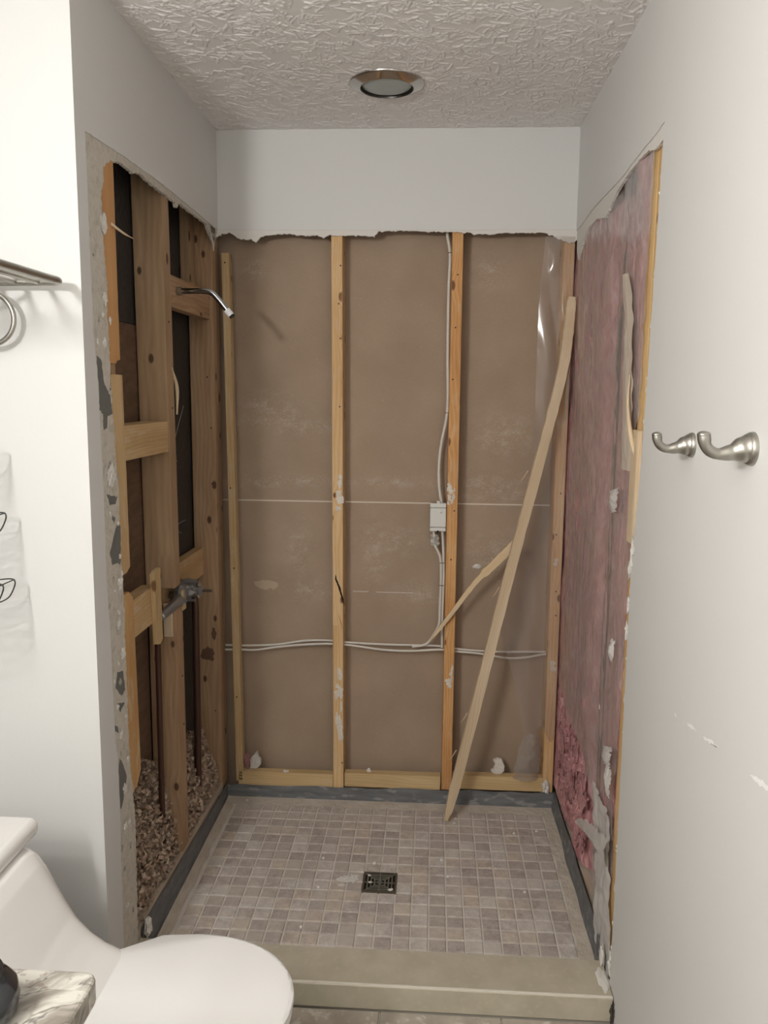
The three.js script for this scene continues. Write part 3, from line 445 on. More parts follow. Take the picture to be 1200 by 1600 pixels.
{
  const g = group('shower_curb', 'low beige tiled curb across the front of the shower', 'curb');
  const tx = dataTex(512, 256, (u, v) => mix3(mix3([190, 182, 162], [178, 170, 150], clamp(0.5 + fbm(u * 5, v * 5, 4))), [200, 193, 176], ss(0.18, 0.6, fbm(u * 14 + 3, v * 14, 5)) * 0.35));
  const tm = std({ map: tx, roughness: 0.45 }), gm = std({ color: 0xd2cabb, roughness: 0.9 });
  mesh('core', boxG(-0.012, W + 0.0, -0.05, 0.06, 0.935, 1.055), gm, g);
  [[-0.012, 0.024], [0.027, W - 0.002]].forEach(([a, b]) => { mesh('top_tile', rbox(a, b, 0.058, 0.068, 0.926, 1.058, 0.0025, 0.6, 2), tm, g); mesh('front_tile', rbox(a, b, 0.001, 0.0655, 1.0545, 1.0648, 0.0025, 0.6, 2), tm, g); mesh('inner_tile', rbox(a, b, -0.004, 0.057, 0.927, 0.936, 0.002, 0.6, 1), tm, g); });
  mesh('grout_line', boxG(-0.012, W - 0.002, 0.06, 0.0675, 1.0575, 1.063), std({ color: 0xe3ddd0, roughness: 0.9 }), g);
  mesh('sealant', (() => { const a = lump(W - 0.015, 0.066, 1.0, 0.014, 0.006, 0.045, 3, 0.4); const b = lump(W - 0.006, 0.09, 0.94, 0.006, 0.035, 0.012, 9, 0.4); return merge([a, b]); })(), dustWhite, g).userData.label = 'white sealant smear at the wall';
  mesh('grime', lump(W - 0.004, 0.03, 1.066, 0.006, 0.03, 0.01, 6, 0.7), std({ color: 0x4b443c, roughness: 1 }), g);
}
{
  const cx = 0.6195, cz = 0.515, s = 0.054, g = group('floor_drain', 'square black patterned drain grate in the middle of the mosaic floor', 'drain', null, [cx, 0, cz]);
  const bronze = std({ color: 0x7d776b, metalness: 0.8, roughness: 0.45 }), black = std({ color: 0x0b0b0b, roughness: 0.9 }), dark = std({ color: 0x97978f, metalness: 0.8, roughness: 0.4 });
  const fr = (a, w, y0, y1) => merge([boxG(-a, a, y0, y1, -a, -a + w), boxG(-a, a, y0, y1, a - w, a), boxG(-a, -a + w, y0, y1, -a + w, a - w), boxG(a - w, a, y0, y1, -a + w, a - w)]);
  mesh('sump', boxG(-s, s, -0.012, -0.0035, -s, s), black, g); mesh('frame', fr(s, 0.0055, -0.004, 0.0015), bronze, g);
  [0.041, 0.030, 0.019].forEach(a => mesh('ring_bar', fr(a, 0.0042, -0.003, 0.001), dark, g));
  const dg = (sx, sz) => { const c = new THREE.BoxGeometry(0.05, 0.003, 0.0035); c.rotateY(-Math.atan2(sz, sx)); c.translate(sx * 0.03, -0.001, sz * 0.03); return c; };
  [[1, 1], [1, -1], [-1, 1], [-1, -1]].forEach(([a, b]) => mesh('diagonal_bar', dg(a, b), dark, g));
  mesh('cross_bar', boxG(-0.049, 0.049, -0.003, 0.0006, -0.0016, 0.0016), dark, g); mesh('cross_bar', boxG(-0.0016, 0.0016, -0.003, 0.0006, -0.049, 0.049), dark, g);
  [[-0.035, -0.035], [0.035, 0.04], [-0.03, 0.002], [0.04, 0.036]].forEach(([x, z], i) => mesh('dust_clump', lump(x, 0.001, z, 0.006, 0.0015, 0.005, i * 4, 0.6, 1), dustWhite, g));
  mesh('rosette', (() => { const t = new THREE.TorusGeometry(0.008, 0.0016, 6, 20); t.rotateX(Math.PI / 2); return t; })(), dark, g);
}

// ───────────── right wall: studs, insulation, film ─────────────
const RX = W + 0.0127;
{
  const s = group('wall_stud', 'yellow pine stud along the torn edge of the right wall', 'stud', 'studs of the right wall');
  mesh('post', board(RX, RX + 0.089, 0.03, H, 0.918, 0.975, 'y', 0.6, leanZ(0.028, -0.012)), studYellow, s);
  mesh('sister_post', board(RX, RX + 0.089, 0.03, H, 0.98, 1.06, 'y', 1.1, leanZ(0.028, -0.012)), studYellow, s);
}
{ const s = group('wall_stud', 'dim stud in the dark gap between the two pink insulation batts', 'stud', 'studs of the right wall'); mesh('post', board(RX + 0.055, RX + 0.089, 0.03, H, 0.6, 0.638, 'y', 0.6), studBrown, s); }
single('bottom_plate', board(RX, RX + 0.089, 0.0, 0.075, -0.02, 1.0, 'z', 0.2), dustyWood, 'bottom plate under the pink insulation on the right', 'plate');
const pinkTex = dataTex(512, 1024, (u, v) => {
  const f = fbm(u * 20 + 0.8 * fbm(u * 4, v * 6, 3), v * 7, 5), s = n2(u * 90 + 2 * n2(u * 8, v * 14), v * 24), big = fbm(u * 3 + 7, v * 4, 3);
  let c = mix3([212, 160, 160], [172, 112, 114], clamp(0.5 + f + 0.35 * big)); c = mix3(c, [224, 192, 188], ss(0.1, 0.7, s) * 0.35); return mix3(c, [190, 158, 150], ss(0.1, 0.5, big) * 0.6);
});
const pinkMat = std({ map: pinkTex, roughness: 1, bumpMap: pinkTex, bumpScale: 0.01 });
function batt(z0, z1, y0, y1, label, seed) {
  const g = group('insulation_batt', label, 'insulation', 'insulation batts of the right wall');
  const bul = (u, v) => { const z = lerp(z0, z1, u), y = lerp(y0, y1, v); const e = (z0 < 0 ? 1 - u : Math.min(u, 1 - u)) * (z1 - z0); return 0.03 * (1 - ss(0, 0.08, e)) - 0.02 - 0.012 * fbm(z * 7 + seed, y * 3, 3) - 0.006 * fbm(z * 30, y * 12 + seed, 3); };
  mesh('fleece', sheet(60, 200, (u, v) => [Math.max(RX + 0.022 + bul(u, v), RX - 0.004) - (z0 < 0 ? 0.011 * (1 - ss(0.05, 0.16, u)) : 0), lerp(y0, y1, v), lerp(z0, z1, u)], null, [1, 2]), pinkMat, g);
  mesh('side', merge([boxG(RX + 0.04, RX + 0.089, y0, y1, z0 + 0.001, z0 + 0.012), boxG(RX + 0.04, RX + 0.089, y0, y1, z1 - 0.012, z1 - 0.001)]), pinkMat, g);
  return g;
}
const b1 = batt(-0.09, 0.555, 0.08, 2.3, 'broad pink insulation batt in the bay next to the rear corner', 1);
batt(0.72, 0.93, 0.08, 2.3, 'narrow pink insulation batt beside the yellow stud', 8);
{ // torn fluff at the foot of the batt
  const r = mulberry(31), parts = [];
  for (let i = 0; i < 46; i++) { const z = 0.02 + r() * 0.54, y = 0.11 + r() * (0.34 - z * 0.05); parts.push(lump(RX - 0.004 + r() * 0.006, y, z, 0.008 + r() * 0.008, 0.02 + r() * 0.035, 0.012 + r() * 0.02, i * 2.3, 0.6, 2)); }
  const m = mesh('torn_fluff', merge(parts), pinkMat, b1); m.userData.kind = 'stuff'; m.userData.label = 'torn fluffy foot of the batt';
}
// clear vapour film
const film = phys({ color: 0xf0ecea, transmission: 0.78, thickness: 0, roughness: 0.2, ior: 1.45, specularIntensity: 1 });
{
  const g = group('vapor_barrier_film', 'dusty clear plastic film stretched over the right insulation and rear corner', 'film');
  const bot = (z) => interp([[0, 0.5], [0.18, 0.463], [0.435, 0.445], [0.6, 0.40], [0.68, 0.3], [0.74, 0.12], [0.95, 0.1]], z) + 0.012 * n2(z * 30, 2);
  const zr = (y) => interp([[0, 0.9], [0.4, 0.94], [0.5, 0.925], [0.8, 0.935], [1.1, 0.945], [1.4, 0.95], [1.6, 0.965], [1.9, 0.975], [2.1, 0.975]], y) + 0.008 * n2(y * 16, 5);
  const fx = (z, y) => W + 0.0075 + 0.004 * n2(z * 10 + 0.6 * n2(y * 2, z * 3), y * 1.2) + 0.0022 * n2(z * 38, y * 3 + 2) + 0.0015 * n2(z * 20 + y * 14, y * 9) - 0.004 * Math.exp(-(((z - 0.63) / 0.05) ** 2)) * -3;
  mesh('side_sheet', sheet(90, 220, (u, v) => { const z0 = lerp(-0.004, 0.965, u), yb = bot(z0), y = lerp(yb, 2.10, v), z = lerp(-0.004, zr(y), u); return [fx(z, y), y, z]; }), film, g).userData.label = 'film over the insulation of the right wall';
  const xl = (y) => interp([[0.2, 1.13], [0.31, 1.12], [0.53, 1.07], [0.77, 1.0], [1.01, 1.06], [1.25, 1.12], [1.6, 1.12], [1.85, 1.12], [2.07, 1.135]], y);
  const bz = (x, y) => { const k = ss(1.2, 2.05, y), ax = 1.222 + (y - 1.87) * 0.05; const cr = Math.abs(((x - ax) / 0.1)); return -0.008 + 0.004 * n2(x * 12, y * 2) + 0.014 * k * Math.sin((x - ax) * (60 + 40 * Math.abs(y - 1.87)) + 2 * n2(y * 3, 1)) * Math.exp(-cr * 1.2) + 0.006 * n2(x * 9 + y * 3, y * 1.6) * (0.6 + k); };
  mesh('corner_sheet', sheet(50, 200, (u, v) => { const y = lerp(0.30, 2.085, v), x = lerp(xl(y), W - 0.002, u); return [x, y - 0.03 * (1 - v) ** 8 * Math.sin(u * 9), Math.max(bz(x, y), -0.0115) + 0.012]; }), phys({ color: 0xf0ecea, transmission: 0.9, thickness: 0, roughness: 0.12, ior: 1.45 }), g).userData.label = 'glossy creased film hanging in the rear corner';
  mesh('torn_flap', sheet(26, 26, (u, v) => { const y = lerp(0.115, 0.30, v), h = 0.046 * Math.sqrt(Math.max(0.06, 1 - v ** 4)) * (1 + 0.12 * n2(v * 5, 3)); const x = 1.135 + (u - 0.5) * 2 * h + 0.02 * v; return [x, y, -0.004 + 0.022 * (1 - (2 * u - 1) ** 2) + 0.006 * n2(x * 30, y * 30)]; }), phys({ color: 0xe6e2de, transmission: 0.8, thickness: 0, roughness: 0.25, ior: 1.45 }), g).userData.label = 'loose torn flap of film above the bottom plate';
  const milky = phys({ color: 0xe6e3de, transmission: 0.35, thickness: 0, roughness: 0.4, ior: 1.45 });
  const strip = [[0.66, 0.42], [0.63, 0.3], [0.7, 0.22], [0.78, 0.12], [0.9, 0.06], [0.985, 0.05], [0.99, 0.14], [0.985, 0.25], [0.955, 0.36], [0.92, 0.42], [0.9, 0.44], [0.8, 0.44]];
  const zl = (y) => interp([[0.05, 0.84], [0.12, 0.79], [0.22, 0.76], [0.3, 0.76], [0.44, 0.69]], y), zrr = (y) => interp([[0.05, 0.985], [0.15, 0.985], [0.25, 0.945], [0.36, 0.93], [0.44, 0.9]], y);
  mesh('milky_strip', sheet(24, 50, (u, v) => { const y = lerp(0.05, 0.46, v), z = lerp(zl(y) + 0.008 * n2(y * 40, 3), zrr(y) + 0.006 * n2(y * 30, 7), u); return [W + 0.001 - 0.005 * n2(z * 16, y * 6) - 0.003 * n2(z * 40, y * 20), y, z]; }), milky, g).userData.label = 'crumpled milky strip of film at the foot of the yellow stud';
  mesh('milky_tab', sheet(20, 8, (u, v) => { const z = lerp(0.56, 0.95, u), yc = lerp(0.255, 0.385, u ** 0.8) + 0.008 * n2(u * 9, 2), h = lerp(0.012, 0.04, u); return [W - 0.006 - 0.012 * Math.sin(v * 3.1) - 0.004 * n2(u * 8, v * 4), yc + (v - 0.5) * 2 * h, z]; }), milky, g).userData.label = 'folded white film tab';
  const tabs = [[0.87, 0.615, 0.06, 0.025, 0.4], [0.80, 1.28, 0.06, 0.03, 0.2], [0.9, 0.56, 0.03, 0.04, -0.3], [0.87, 0.9, 0.018, 0.03, 0]];
  tabs.forEach(([z, y, a, b, sl], i) => mesh('torn_tab', sheet(12, 10, (u, v) => { const k = (u - 0.5) * 2 * a * (0.5 + 0.5 * n2(v * 5 + i * 3, 1) * 0.5 + 0.3 * v); return [W - 0.004 - 0.01 * Math.sin(u * 3.1) * Math.sin(v * 3.1) - 0.004 * n2(u * 7 + i, v * 7), y + (v - 0.5) * 2 * b + sl * k, z + k]; }), milky, g));
  mesh('paper_tape', sheet(14, 50, (u, v) => { const y = lerp(1.37, 1.85, v), zc = interp([[1.37, 0.90], [1.62, 0.86], [1.75, 0.84], [1.85, 0.79]], y), h = 0.05 * (1 - 0.2 * v) * (1 - (2 * Math.max(0, v - 0.9) * 5) ** 2 * 0.3); return [W + 0.001 - 0.008 * Math.sin(u * 3.1) - 0.003 * n2(y * 14, u * 3), y, zc + (u - 0.5) * 2 * h]; }), phys({ color: 0xcdbfae, transmission: 0.25, thickness: 0, roughness: 0.6 }), g).userData.label = 'curled pale tape on the film';
}
single('wood_splinter', horn([[W - 0.004, 1.60, 0.905], [W - 0.01, 1.53, 0.925], [W - 0.006, 1.45, 0.96], [W + 0.004, 1.40, 0.972]], [0.0015, 0.0035, 0.006, 0.003], 20, 8), lathWood, 'long pale splinter peeling off the yellow stud', 'splinter');
single('wood_splinter', board(W - 0.001, RX, 1.20, 1.47, 0.94, 0.995, 'y', 0.7), lathWood, 'pale strip of broken wood beside the yellow stud under the splinter', 'splinter');

// ───────────── loose wood, cables, box, rubble ─────────────
function lath(pts, w, t, normal, taper) { // flat strip swept along points; width across, thickness along normal
  const c = new THREE.CatmullRomCurve3(pts.map(V), false, 'centripetal'), N = 60, pos = [], uv = [], n = V(normal).normalize();
  const ring = []; for (let i = 0; i <= N; i++) { const k = i / N, P = c.getPoint(k), T = c.getTangent(k), S = new THREE.Vector3().crossVectors(T, n).normalize(), Nn = new THREE.Vector3().crossVectors(S, T).normalize(); const W2 = w * interp(taper, k) / 2 * (1 + 0.08 * n2(k * 40, w * 99)); ring.push([[-1, -1], [1, -1], [1, 1], [-1, 1]].map(([a, b]) => P.clone().addScaledVector(S, a * W2).addScaledVector(Nn, b * t / 2))); }
  const L = c.getLength(); const quad = (A, B, C, D, v0, v1, u0) => { pos.push(...A, ...B, ...C, ...A, ...C, ...D); uv.push(u0, v0, u0 + w / 0.16, v0, u0 + w / 0.16, v1, u0, v0, u0 + w / 0.16, v1, u0, v1); };
  for (let i = 0; i < N; i++) for (let j = 0; j < 4; j++) { const k = (j + 1) % 4; quad(ring[i][j].toArray(), ring[i][k].toArray(), ring[i + 1][k].toArray(), ring[i + 1][j].toArray(), i / N * L / 2.5, (i + 1) / N * L / 2.5, j * 0.27); }
  const cap = (r, f) => { const a = r.map(p => p.toArray()); f ? quad(a[0], a[3], a[2], a[1], 0, 0.01, 0) : quad(a[0], a[1], a[2], a[3], 0, 0.01, 0); }; cap(ring[0], true); cap(ring[N], false);
  const g = new THREE.BufferGeometry(); g.setAttribute('position', new THREE.Float32BufferAttribute(pos, 3)); g.setAttribute('uv', new THREE.Float32BufferAttribute(uv, 2)); g.computeVertexNormals(); return g;
}
{
  const s = group('leaning_wood_strip', 'long thin pale wood strip leaning from the tiles into the right rear corner', 'strip');
  mesh('strip', lath([[0.838, 0.008, 0.125], [0.93, 0.42, 0.115], [1.046, 0.95, 0.098], [1.142, 1.36, 0.075], [1.207, 1.66, 0.055], [1.221, 1.8, 0.045], [1.226, 1.88, 0.04]], 0.036, 0.012, [0.15, 0, 1], [[0, 0.45], [0.03, 0.9], [0.1, 1], [0.8, 0.95], [0.97, 0.8], [1, 0.6]]), lathWood, s);
  [[0.868, 0.26, 0.128], [0.905, 0.4, 0.124], [1.006, 0.86, 0.11], [1.094, 1.27, 0.088]].forEach(([x, y, z]) => mesh('sliver', horn([[x, y + 0.02, z], [x - 0.012, y, z + 0.002], [x - 0.024, y - 0.016, z + 0.004]], [0.0022, 0.0016, 0.0006], 8, 5), lathWood, s));
}
single('broken_wood_splinter', lath([[1.062, 1.025, 0.045], [0.985, 0.94, 0.035], [0.932, 0.884, 0.03], [0.84, 0.75, 0.012], [0.765, 0.64, -0.008]], 0.03, 0.007, [0, 0, 1], [[0, 1], [0.38, 0.9], [0.42, 0.62], [0.75, 0.5], [0.9, 0.4], [1, 0.08]]), woodMat(61, [232, 212, 178], [208, 178, 134], [150, 110, 70], { knots: 1, contrast: 0.6, rings: 160 }), 'short broken splinter jutting down left from the leaning strip', 'splinter');

const cableMat = std({ color: 0xdad5cb, roughness: 0.45 });
const cab = (pts, z, r = 0.0042) => tube(pts.map(([x, y], i) => [x, y, z + 0.003 * Math.sin(i * 1.7)]), r, 120, 8);
{
  const s = group('electrical_cable', 'white cable running level through the studs across the back wall', 'cable', 'cables on the back wall');
  mesh('jacket', cab([[-0.02, 0.588], [0.048, 0.589], [0.177, 0.595], [0.300, 0.614], [0.398, 0.617], [0.447, 0.613], [0.593, 0.607], [0.811, 0.606], [0.859, 0.600], [1.003, 0.592], [1.194, 0.595], [1.22, 0.595]], -0.06), cableMat, s);
}
{
  const s = group('electrical_cable', 'lower sagging white cable beside the level one across the back wall', 'cable', 'cables on the back wall');
  mesh('jacket', cab([[-0.02, 0.574], [0.048, 0.577], [0.102, 0.576], [0.177, 0.588], [0.300, 0.604], [0.398, 0.609], [0.459, 0.605], [0.593, 0.590], [0.690, 0.590], [0.811, 0.598], [0.859, 0.592], [0.955, 0.586], [1.052, 0.573], [1.123, 0.576], [1.194, 0.590], [1.22, 0.591]], -0.047), cableMat, s);
}
const stapleMat = std({ color: 0x55504a, metalness: 0.6, roughness: 0.5 });
const staple = (x, y, z, w = 0.014) => merge([boxG(x - w / 2, x + w / 2, y - 0.0012, y + 0.0012, z, z + 0.0016)]);
{
  const s = group('electrical_cable', 'white cable coming down along the stud into the top of the box', 'cable', 'cables on the back wall');
  mesh('jacket', cab([[0.799, 2.19], [0.801, 2.103], [0.812, 2.040], [0.810, 1.920], [0.811, 1.698], [0.813, 1.482], [0.796, 1.377], [0.788, 1.307], [0.790, 1.214], [0.8, 1.15], [0.802, 1.13]], -0.055, 0.0055), cableMat, s);
  mesh('staple', staple(0.812, 2.04, -0.049), stapleMat, s); mesh('staple', staple(0.812, 1.482, -0.049), stapleMat, s);
}
{
  const s = group('electrical_cable', 'white cable dropping straight from the box to the level cables', 'cable', 'cables on the back wall');
  mesh('jacket', cab([[0.805, 1.05], [0.811, 0.952], [0.8135, 0.880], [0.811, 0.733], [0.812, 0.605]], -0.05, 0.0048), cableMat, s);
}
{
  const s = group('electrical_cable', 'white cable from the box that bends left into the level cables', 'cable', 'cables on the back wall');
  mesh('jacket', cab([[0.772, 1.05], [0.778, 1.0], [0.798, 0.952], [0.803, 0.88], [0.801, 0.758], [0.799, 0.696], [0.782, 0.658], [0.752, 0.618], [0.70, 0.607]], -0.046, 0.0048), cableMat, s);
  mesh('staple', staple(0.806, 0.93, -0.044, 0.02), stapleMat, s); mesh('staple', staple(0.805, 0.845, -0.044, 0.02), stapleMat, s);
}
{
  const s = group('junction_box', 'small white plastic junction box on the side of the stud', 'box', null, [0.788, 1.1, -0.05]);
  const wp = std({ color: 0xdcdad4, roughness: 0.45 }), gp = std({ color: 0xbdbbb5, roughness: 0.5 });
  mesh('body', rbox(-0.029, 0.029, -0.052, 0.052, -0.02, 0.012, 0.004), gp, s); mesh('cover', rbox(-0.0295, 0.0295, -0.034, 0.036, 0.011, 0.02, 0.003), wp, s);
  mesh('end_cap', rbox(-0.0295, 0.0295, 0.038, 0.054, 0.008, 0.018, 0.003), wp, s); mesh('end_cap', rbox(-0.0295, 0.0295, -0.05, -0.036, 0.008, 0.018, 0.003), wp, s);
  mesh('cable_clamp', rbox(-0.006, 0.006, 0.05, 0.062, 0.002, 0.018, 0.002), wp, s); mesh('knockout', (() => { const c = new THREE.CylinderGeometry(0.004, 0.004, 0.004, 12); c.rotateX(Math.PI / 2); c.translate(0, -0.05, 0.016); return c; })(), nailMat, s);
  mesh('screw', (() => { const c = new THREE.CylinderGeometry(0.003, 0.003, 0.003, 12); c.rotateX(Math.PI / 2); c.translate(0.01, 0.02, 0.0205); return c; })(), chrome, s);
  mesh('film_scrap', lump(-0.01, -0.085, 0.008, 0.014, 0.02, 0.01, 12, 0.6), phys({ color: 0xe8e6e0, transmission: 0.6, roughness: 0.3, thickness: 0 }), s).userData.label = 'crumpled clear wrap hanging under the box';
}
// drywall chunks on the plates
{
  const chunkMat = std({ color: 0xcfcac2, roughness: 0.95, bumpMap: scuffBump, bumpScale: 0.002 });
  single('drywall_chunk', prismZ(ragged([[0.078, 0.104], [0.08, 0.13], [0.085, 0.15], [0.098, 0.165], [0.108, 0.172], [0.113, 0.15], [0.122, 0.14], [0.12, 0.12], [0.106, 0.104]], 0.0015, 0.006, 4, true), -0.046, -0.031, 0.5, 0.001), chunkMat, 'grey-white drywall chunk standing in the left rear corner on the plate', 'chunk');
  single('drywall_chunk', prismZ(ragged([[1.02, 0.118], [1.008, 0.13], [1.018, 0.138], [1.022, 0.16], [1.015, 0.172], [1.03, 0.18], [1.048, 0.176], [1.058, 0.15], [1.056, 0.13], [1.045, 0.118]], 0.0015, 0.006, 6, true), -0.045, -0.03, 0.5, 0.001), std({ color: 0xe0d8cd, roughness: 0.95, bumpMap: scuffBump, bumpScale: 0.002 }), 'cream white drywall chunk standing on the plate by the torn film', 'chunk');
  single('pink_insulation_scrap', lump(0.068, 0.132, -0.037, 0.01, 0.03, 0.01, 22, 0.5, 3), pinkMat, 'small pinkish insulation scrap beside the grey drywall chunk', 'scrap');
  single('plaster_scrap', merge([lump(0.505, 0.001, 0.505, 0.02, 0.002, 0.014, 2, 0.6), lump(0.535, 0.001, 0.5, 0.012, 0.002, 0.022, 5, 0.6), lump(0.5, 0.001, 0.54, 0.01, 0.0015, 0.006, 7, 0.6)]), dustWhite, 'flat white plaster scrap on the tiles left of the drain', 'scrap');
  single('plaster_scrap', lump(1.214, 0.088, -0.004, 0.012, 0.022, 0.01, 31, 0.7), gypsum, 'crumbly white plaster lump at the right end of the rear bottom plate', 'scrap');
  single('plaster_scrap', lump(0.004, 0.085, 0.905, 0.008, 0.026, 0.02, 52, 0.5), gypsum, 'white plaster lump on the liner at the left end of the curb', 'scrap');
  const L = ['near the left rear corner', 'left of centre towards the back wall', 'left of the drain beside the flat scrap', 'at the foot of the leaning strip', 'near the right rear corner', 'closest to the right liner', 'right of the drain', 'right of centre behind the drain', 'behind the drain', 'near the curb at left', 'at the right of the floor'];
  [[0.080, 0.029], [0.422, 0.396], [0.428, 0.560], [0.867, 0.138], [1.078, 0.188], [1.159, 0.168], [0.838, 0.472], [0.819, 0.378], [0.595, 0.413], [0.404, 0.758], [1.078, 0.537]].forEach(([x, z], i) => single('plaster_crumb', lump(x, 0.0035, z, 0.005, 0.0042, 0.005, i * 9, 0.4, 1), gypsum, 'tiny white plaster crumb on the tiles ' + L[i], 'crumb', 'plaster crumbs on the shower floor'));
  single('plaster_crumb', lump(0.54, 0.113, -0.03, 0.007, 0.008, 0.006, 41, 0.5, 1), gypsum, 'small white crumb on the middle bottom plate', 'crumb');
  single('plaster_crumb', lump(0.22, 0.104, -0.02, 0.01, 0.005, 0.006, 47, 0.5, 1), gypsum, 'small white crumb on the left bottom plate', 'crumb');
}

// ───────────── ceiling light (switched off) ─────────────
{
  const g = group('recessed_light', 'round recessed ceiling light with chrome trim, switched off', 'light', null, [0.612, H, 0.41]);
  const lat = (pts, n = 64) => new THREE.LatheGeometry(pts.map(p => new THREE.Vector2(...p)), n);
  mesh('trim_ring', lat([[0.109, 0.002], [0.109, -0.003], [0.106, -0.005], [0.082, -0.0145], [0.078, -0.0155]]), std({ color: 0xb7b4b0, metalness: 1, roughness: 0.12 }), g);
  mesh('baffle', lat([[0.078, -0.0155], [0.0765, -0.015], [0.0755, -0.008], [0.0755, 0.002]]), std({ color: 0x4a4744, metalness: 0.8, roughness: 0.35 }), g);
  mesh('lens', lat([[0.0001, -0.018], [0.03, -0.0172], [0.055, -0.0145], [0.07, -0.0095], [0.0745, -0.004]]), std({ color: 0xa9afac, roughness: 0.35 }), g);
}
// ───────────── robe hooks ─────────────
function robeHook(y, z, k, label) {
  const g = group('robe_hook', label, 'hook', 'robe hooks on the right wall', [W, y, z]);
  const c = new THREE.LatheGeometry([[0.0001, 0.012], [0.016, 0.0115], [0.022, 0.009], [0.0245, 0.005], [0.025, 0]].map(p => new THREE.Vector2(p[0] * k, p[1] * k)), 36); c.rotateZ(Math.PI / 2); mesh('base_plate', c, nickel, g);
  mesh('arm', horn([[-0.004, 0, 0], [-0.016, -0.002, 0], [-0.032, -0.006, 0], [-0.05, -0.008, 0], [-0.064, -0.001, 0], [-0.07, 0.013, 0], [-0.071, 0.02, 0]].map(p => p.map(v => v * k)), [0.023, 0.019, 0.0118, 0.0085, 0.0088, 0.0098, 0.0095].map(v => v * k), 40, 20), nickel, g);
  const tip = new THREE.SphereGeometry(0.0098 * k, 20, 14); tip.scale(1, 0.6, 1); tip.translate(-0.071 * k, 0.0195 * k, 0); mesh('tip', tip, nickel, g);
}
robeHook(1.462, 1.405, 0.92, 'brushed nickel robe hook nearer the shower opening');
robeHook(1.474, 1.69, 1.02, 'larger looking brushed nickel robe hook farther from the shower opening');

// ───────────── towel shelf, ring, wire basket on the room's left wall ─────────────
{
  const y = 1.776, g = group('towel_shelf', 'chrome towel shelf of parallel bars at the upper left', 'shelf'), x1 = -0.024, z0 = 1.2, z1 = 1.72;
  mesh('outer_rail', tube([[XL + 0.002, y, z0], [-0.12, y, z0], [-0.06, y, z0], [x1 - 0.01, y, z0 + 0.004], [x1, y, z0 + 0.02], [x1, y, z0 + 0.06], [x1, y, 1.45], [x1, y, z1 - 0.06], [x1, y, z1 - 0.02], [x1 - 0.01, y, z1 - 0.004], [-0.06, y, z1], [XL + 0.002, y, z1]], 0.0085, 160, 12), nickel, g);
  [-0.075, -0.125, -0.175, -0.225].forEach(x => mesh('bar', tube([[x, y, z0], [x, y, 1.37], [x, y, 1.55], [x, y, z1]], 0.006, 12, 10), nickel, g));
  [z0 + 0.1, z1 - 0.1].forEach(z => { mesh('bracket', merge([rbox(XL, XL + 0.006, y - 0.05, y + 0.01, z - 0.015, z + 0.015, 0.002), tube([[XL + 0.004, y - 0.035, z], [-0.18, y - 0.03, z], [-0.12, y - 0.004, z]], 0.005, 14, 10).toNonIndexed()]), nickel, g); });
}
{
  const g = group('towel_ring', 'chrome towel ring below the towel shelf at the left edge', 'ring', null, [XL, 1.70, 1.2]);
  const t = new THREE.TorusGeometry(0.055, 0.0055, 12, 48); t.translate(0.072, 0, 0); mesh('hoop', t, nickel, g);
  const c = new THREE.CylinderGeometry(0.022, 0.024, 0.012, 24); c.rotateZ(Math.PI / 2); c.translate(0.006, 0.05, 0); mesh('rosette', c, nickel, g);
  const p = new THREE.CylinderGeometry(0.007, 0.007, 0.06, 14); p.rotateZ(Math.PI / 2); p.translate(0.035, 0.052, 0); mesh('post', p, nickel, g);
}
{
  const g = group('wire_wall_basket', 'thin dark wire wall rack with curved ribs at the left edge', 'rack');
  const wm = std({ color: 0x4c4d49, metalness: 0.7, roughness: 0.45 });
  [[1.425, -0.178], [1.283, -0.164], [1.135, -0.152]].forEach(([y, xe], t) => {
    for (let k = 0; k < 6; k++) { const z = 1.22 + k * 0.05; mesh('rib', tube([[XL + 0.002, y - 0.012, z], [lerp(XL, xe, 0.6), y - 0.002, z], [xe - 0.003, y, z], [xe, y - 0.006, z], [xe - 0.004, y - 0.02, z], [xe - 0.018, y - 0.042, z], [xe - 0.05, y - 0.056, z], [XL + 0.002, y - 0.06, z]], 0.0016, 48, 6), wm, g); }
    mesh('rail', tube([[xe - 0.002, y, 1.22], [xe - 0.002, y, 1.35], [xe - 0.002, y, 1.47]], 0.0016, 6, 6), wm, g);
  });
  mesh('upright', tube([[XL + 0.002, 1.46, 1.25], [XL + 0.002, 1.2, 1.25], [XL + 0.002, 1.06, 1.25]], 0.002, 6, 6), wm, g); mesh('upright', tube([[XL + 0.002, 1.46, 1.44], [XL + 0.002, 1.2, 1.44], [XL + 0.002, 1.06, 1.44]], 0.002, 6, 6), wm, g);
}

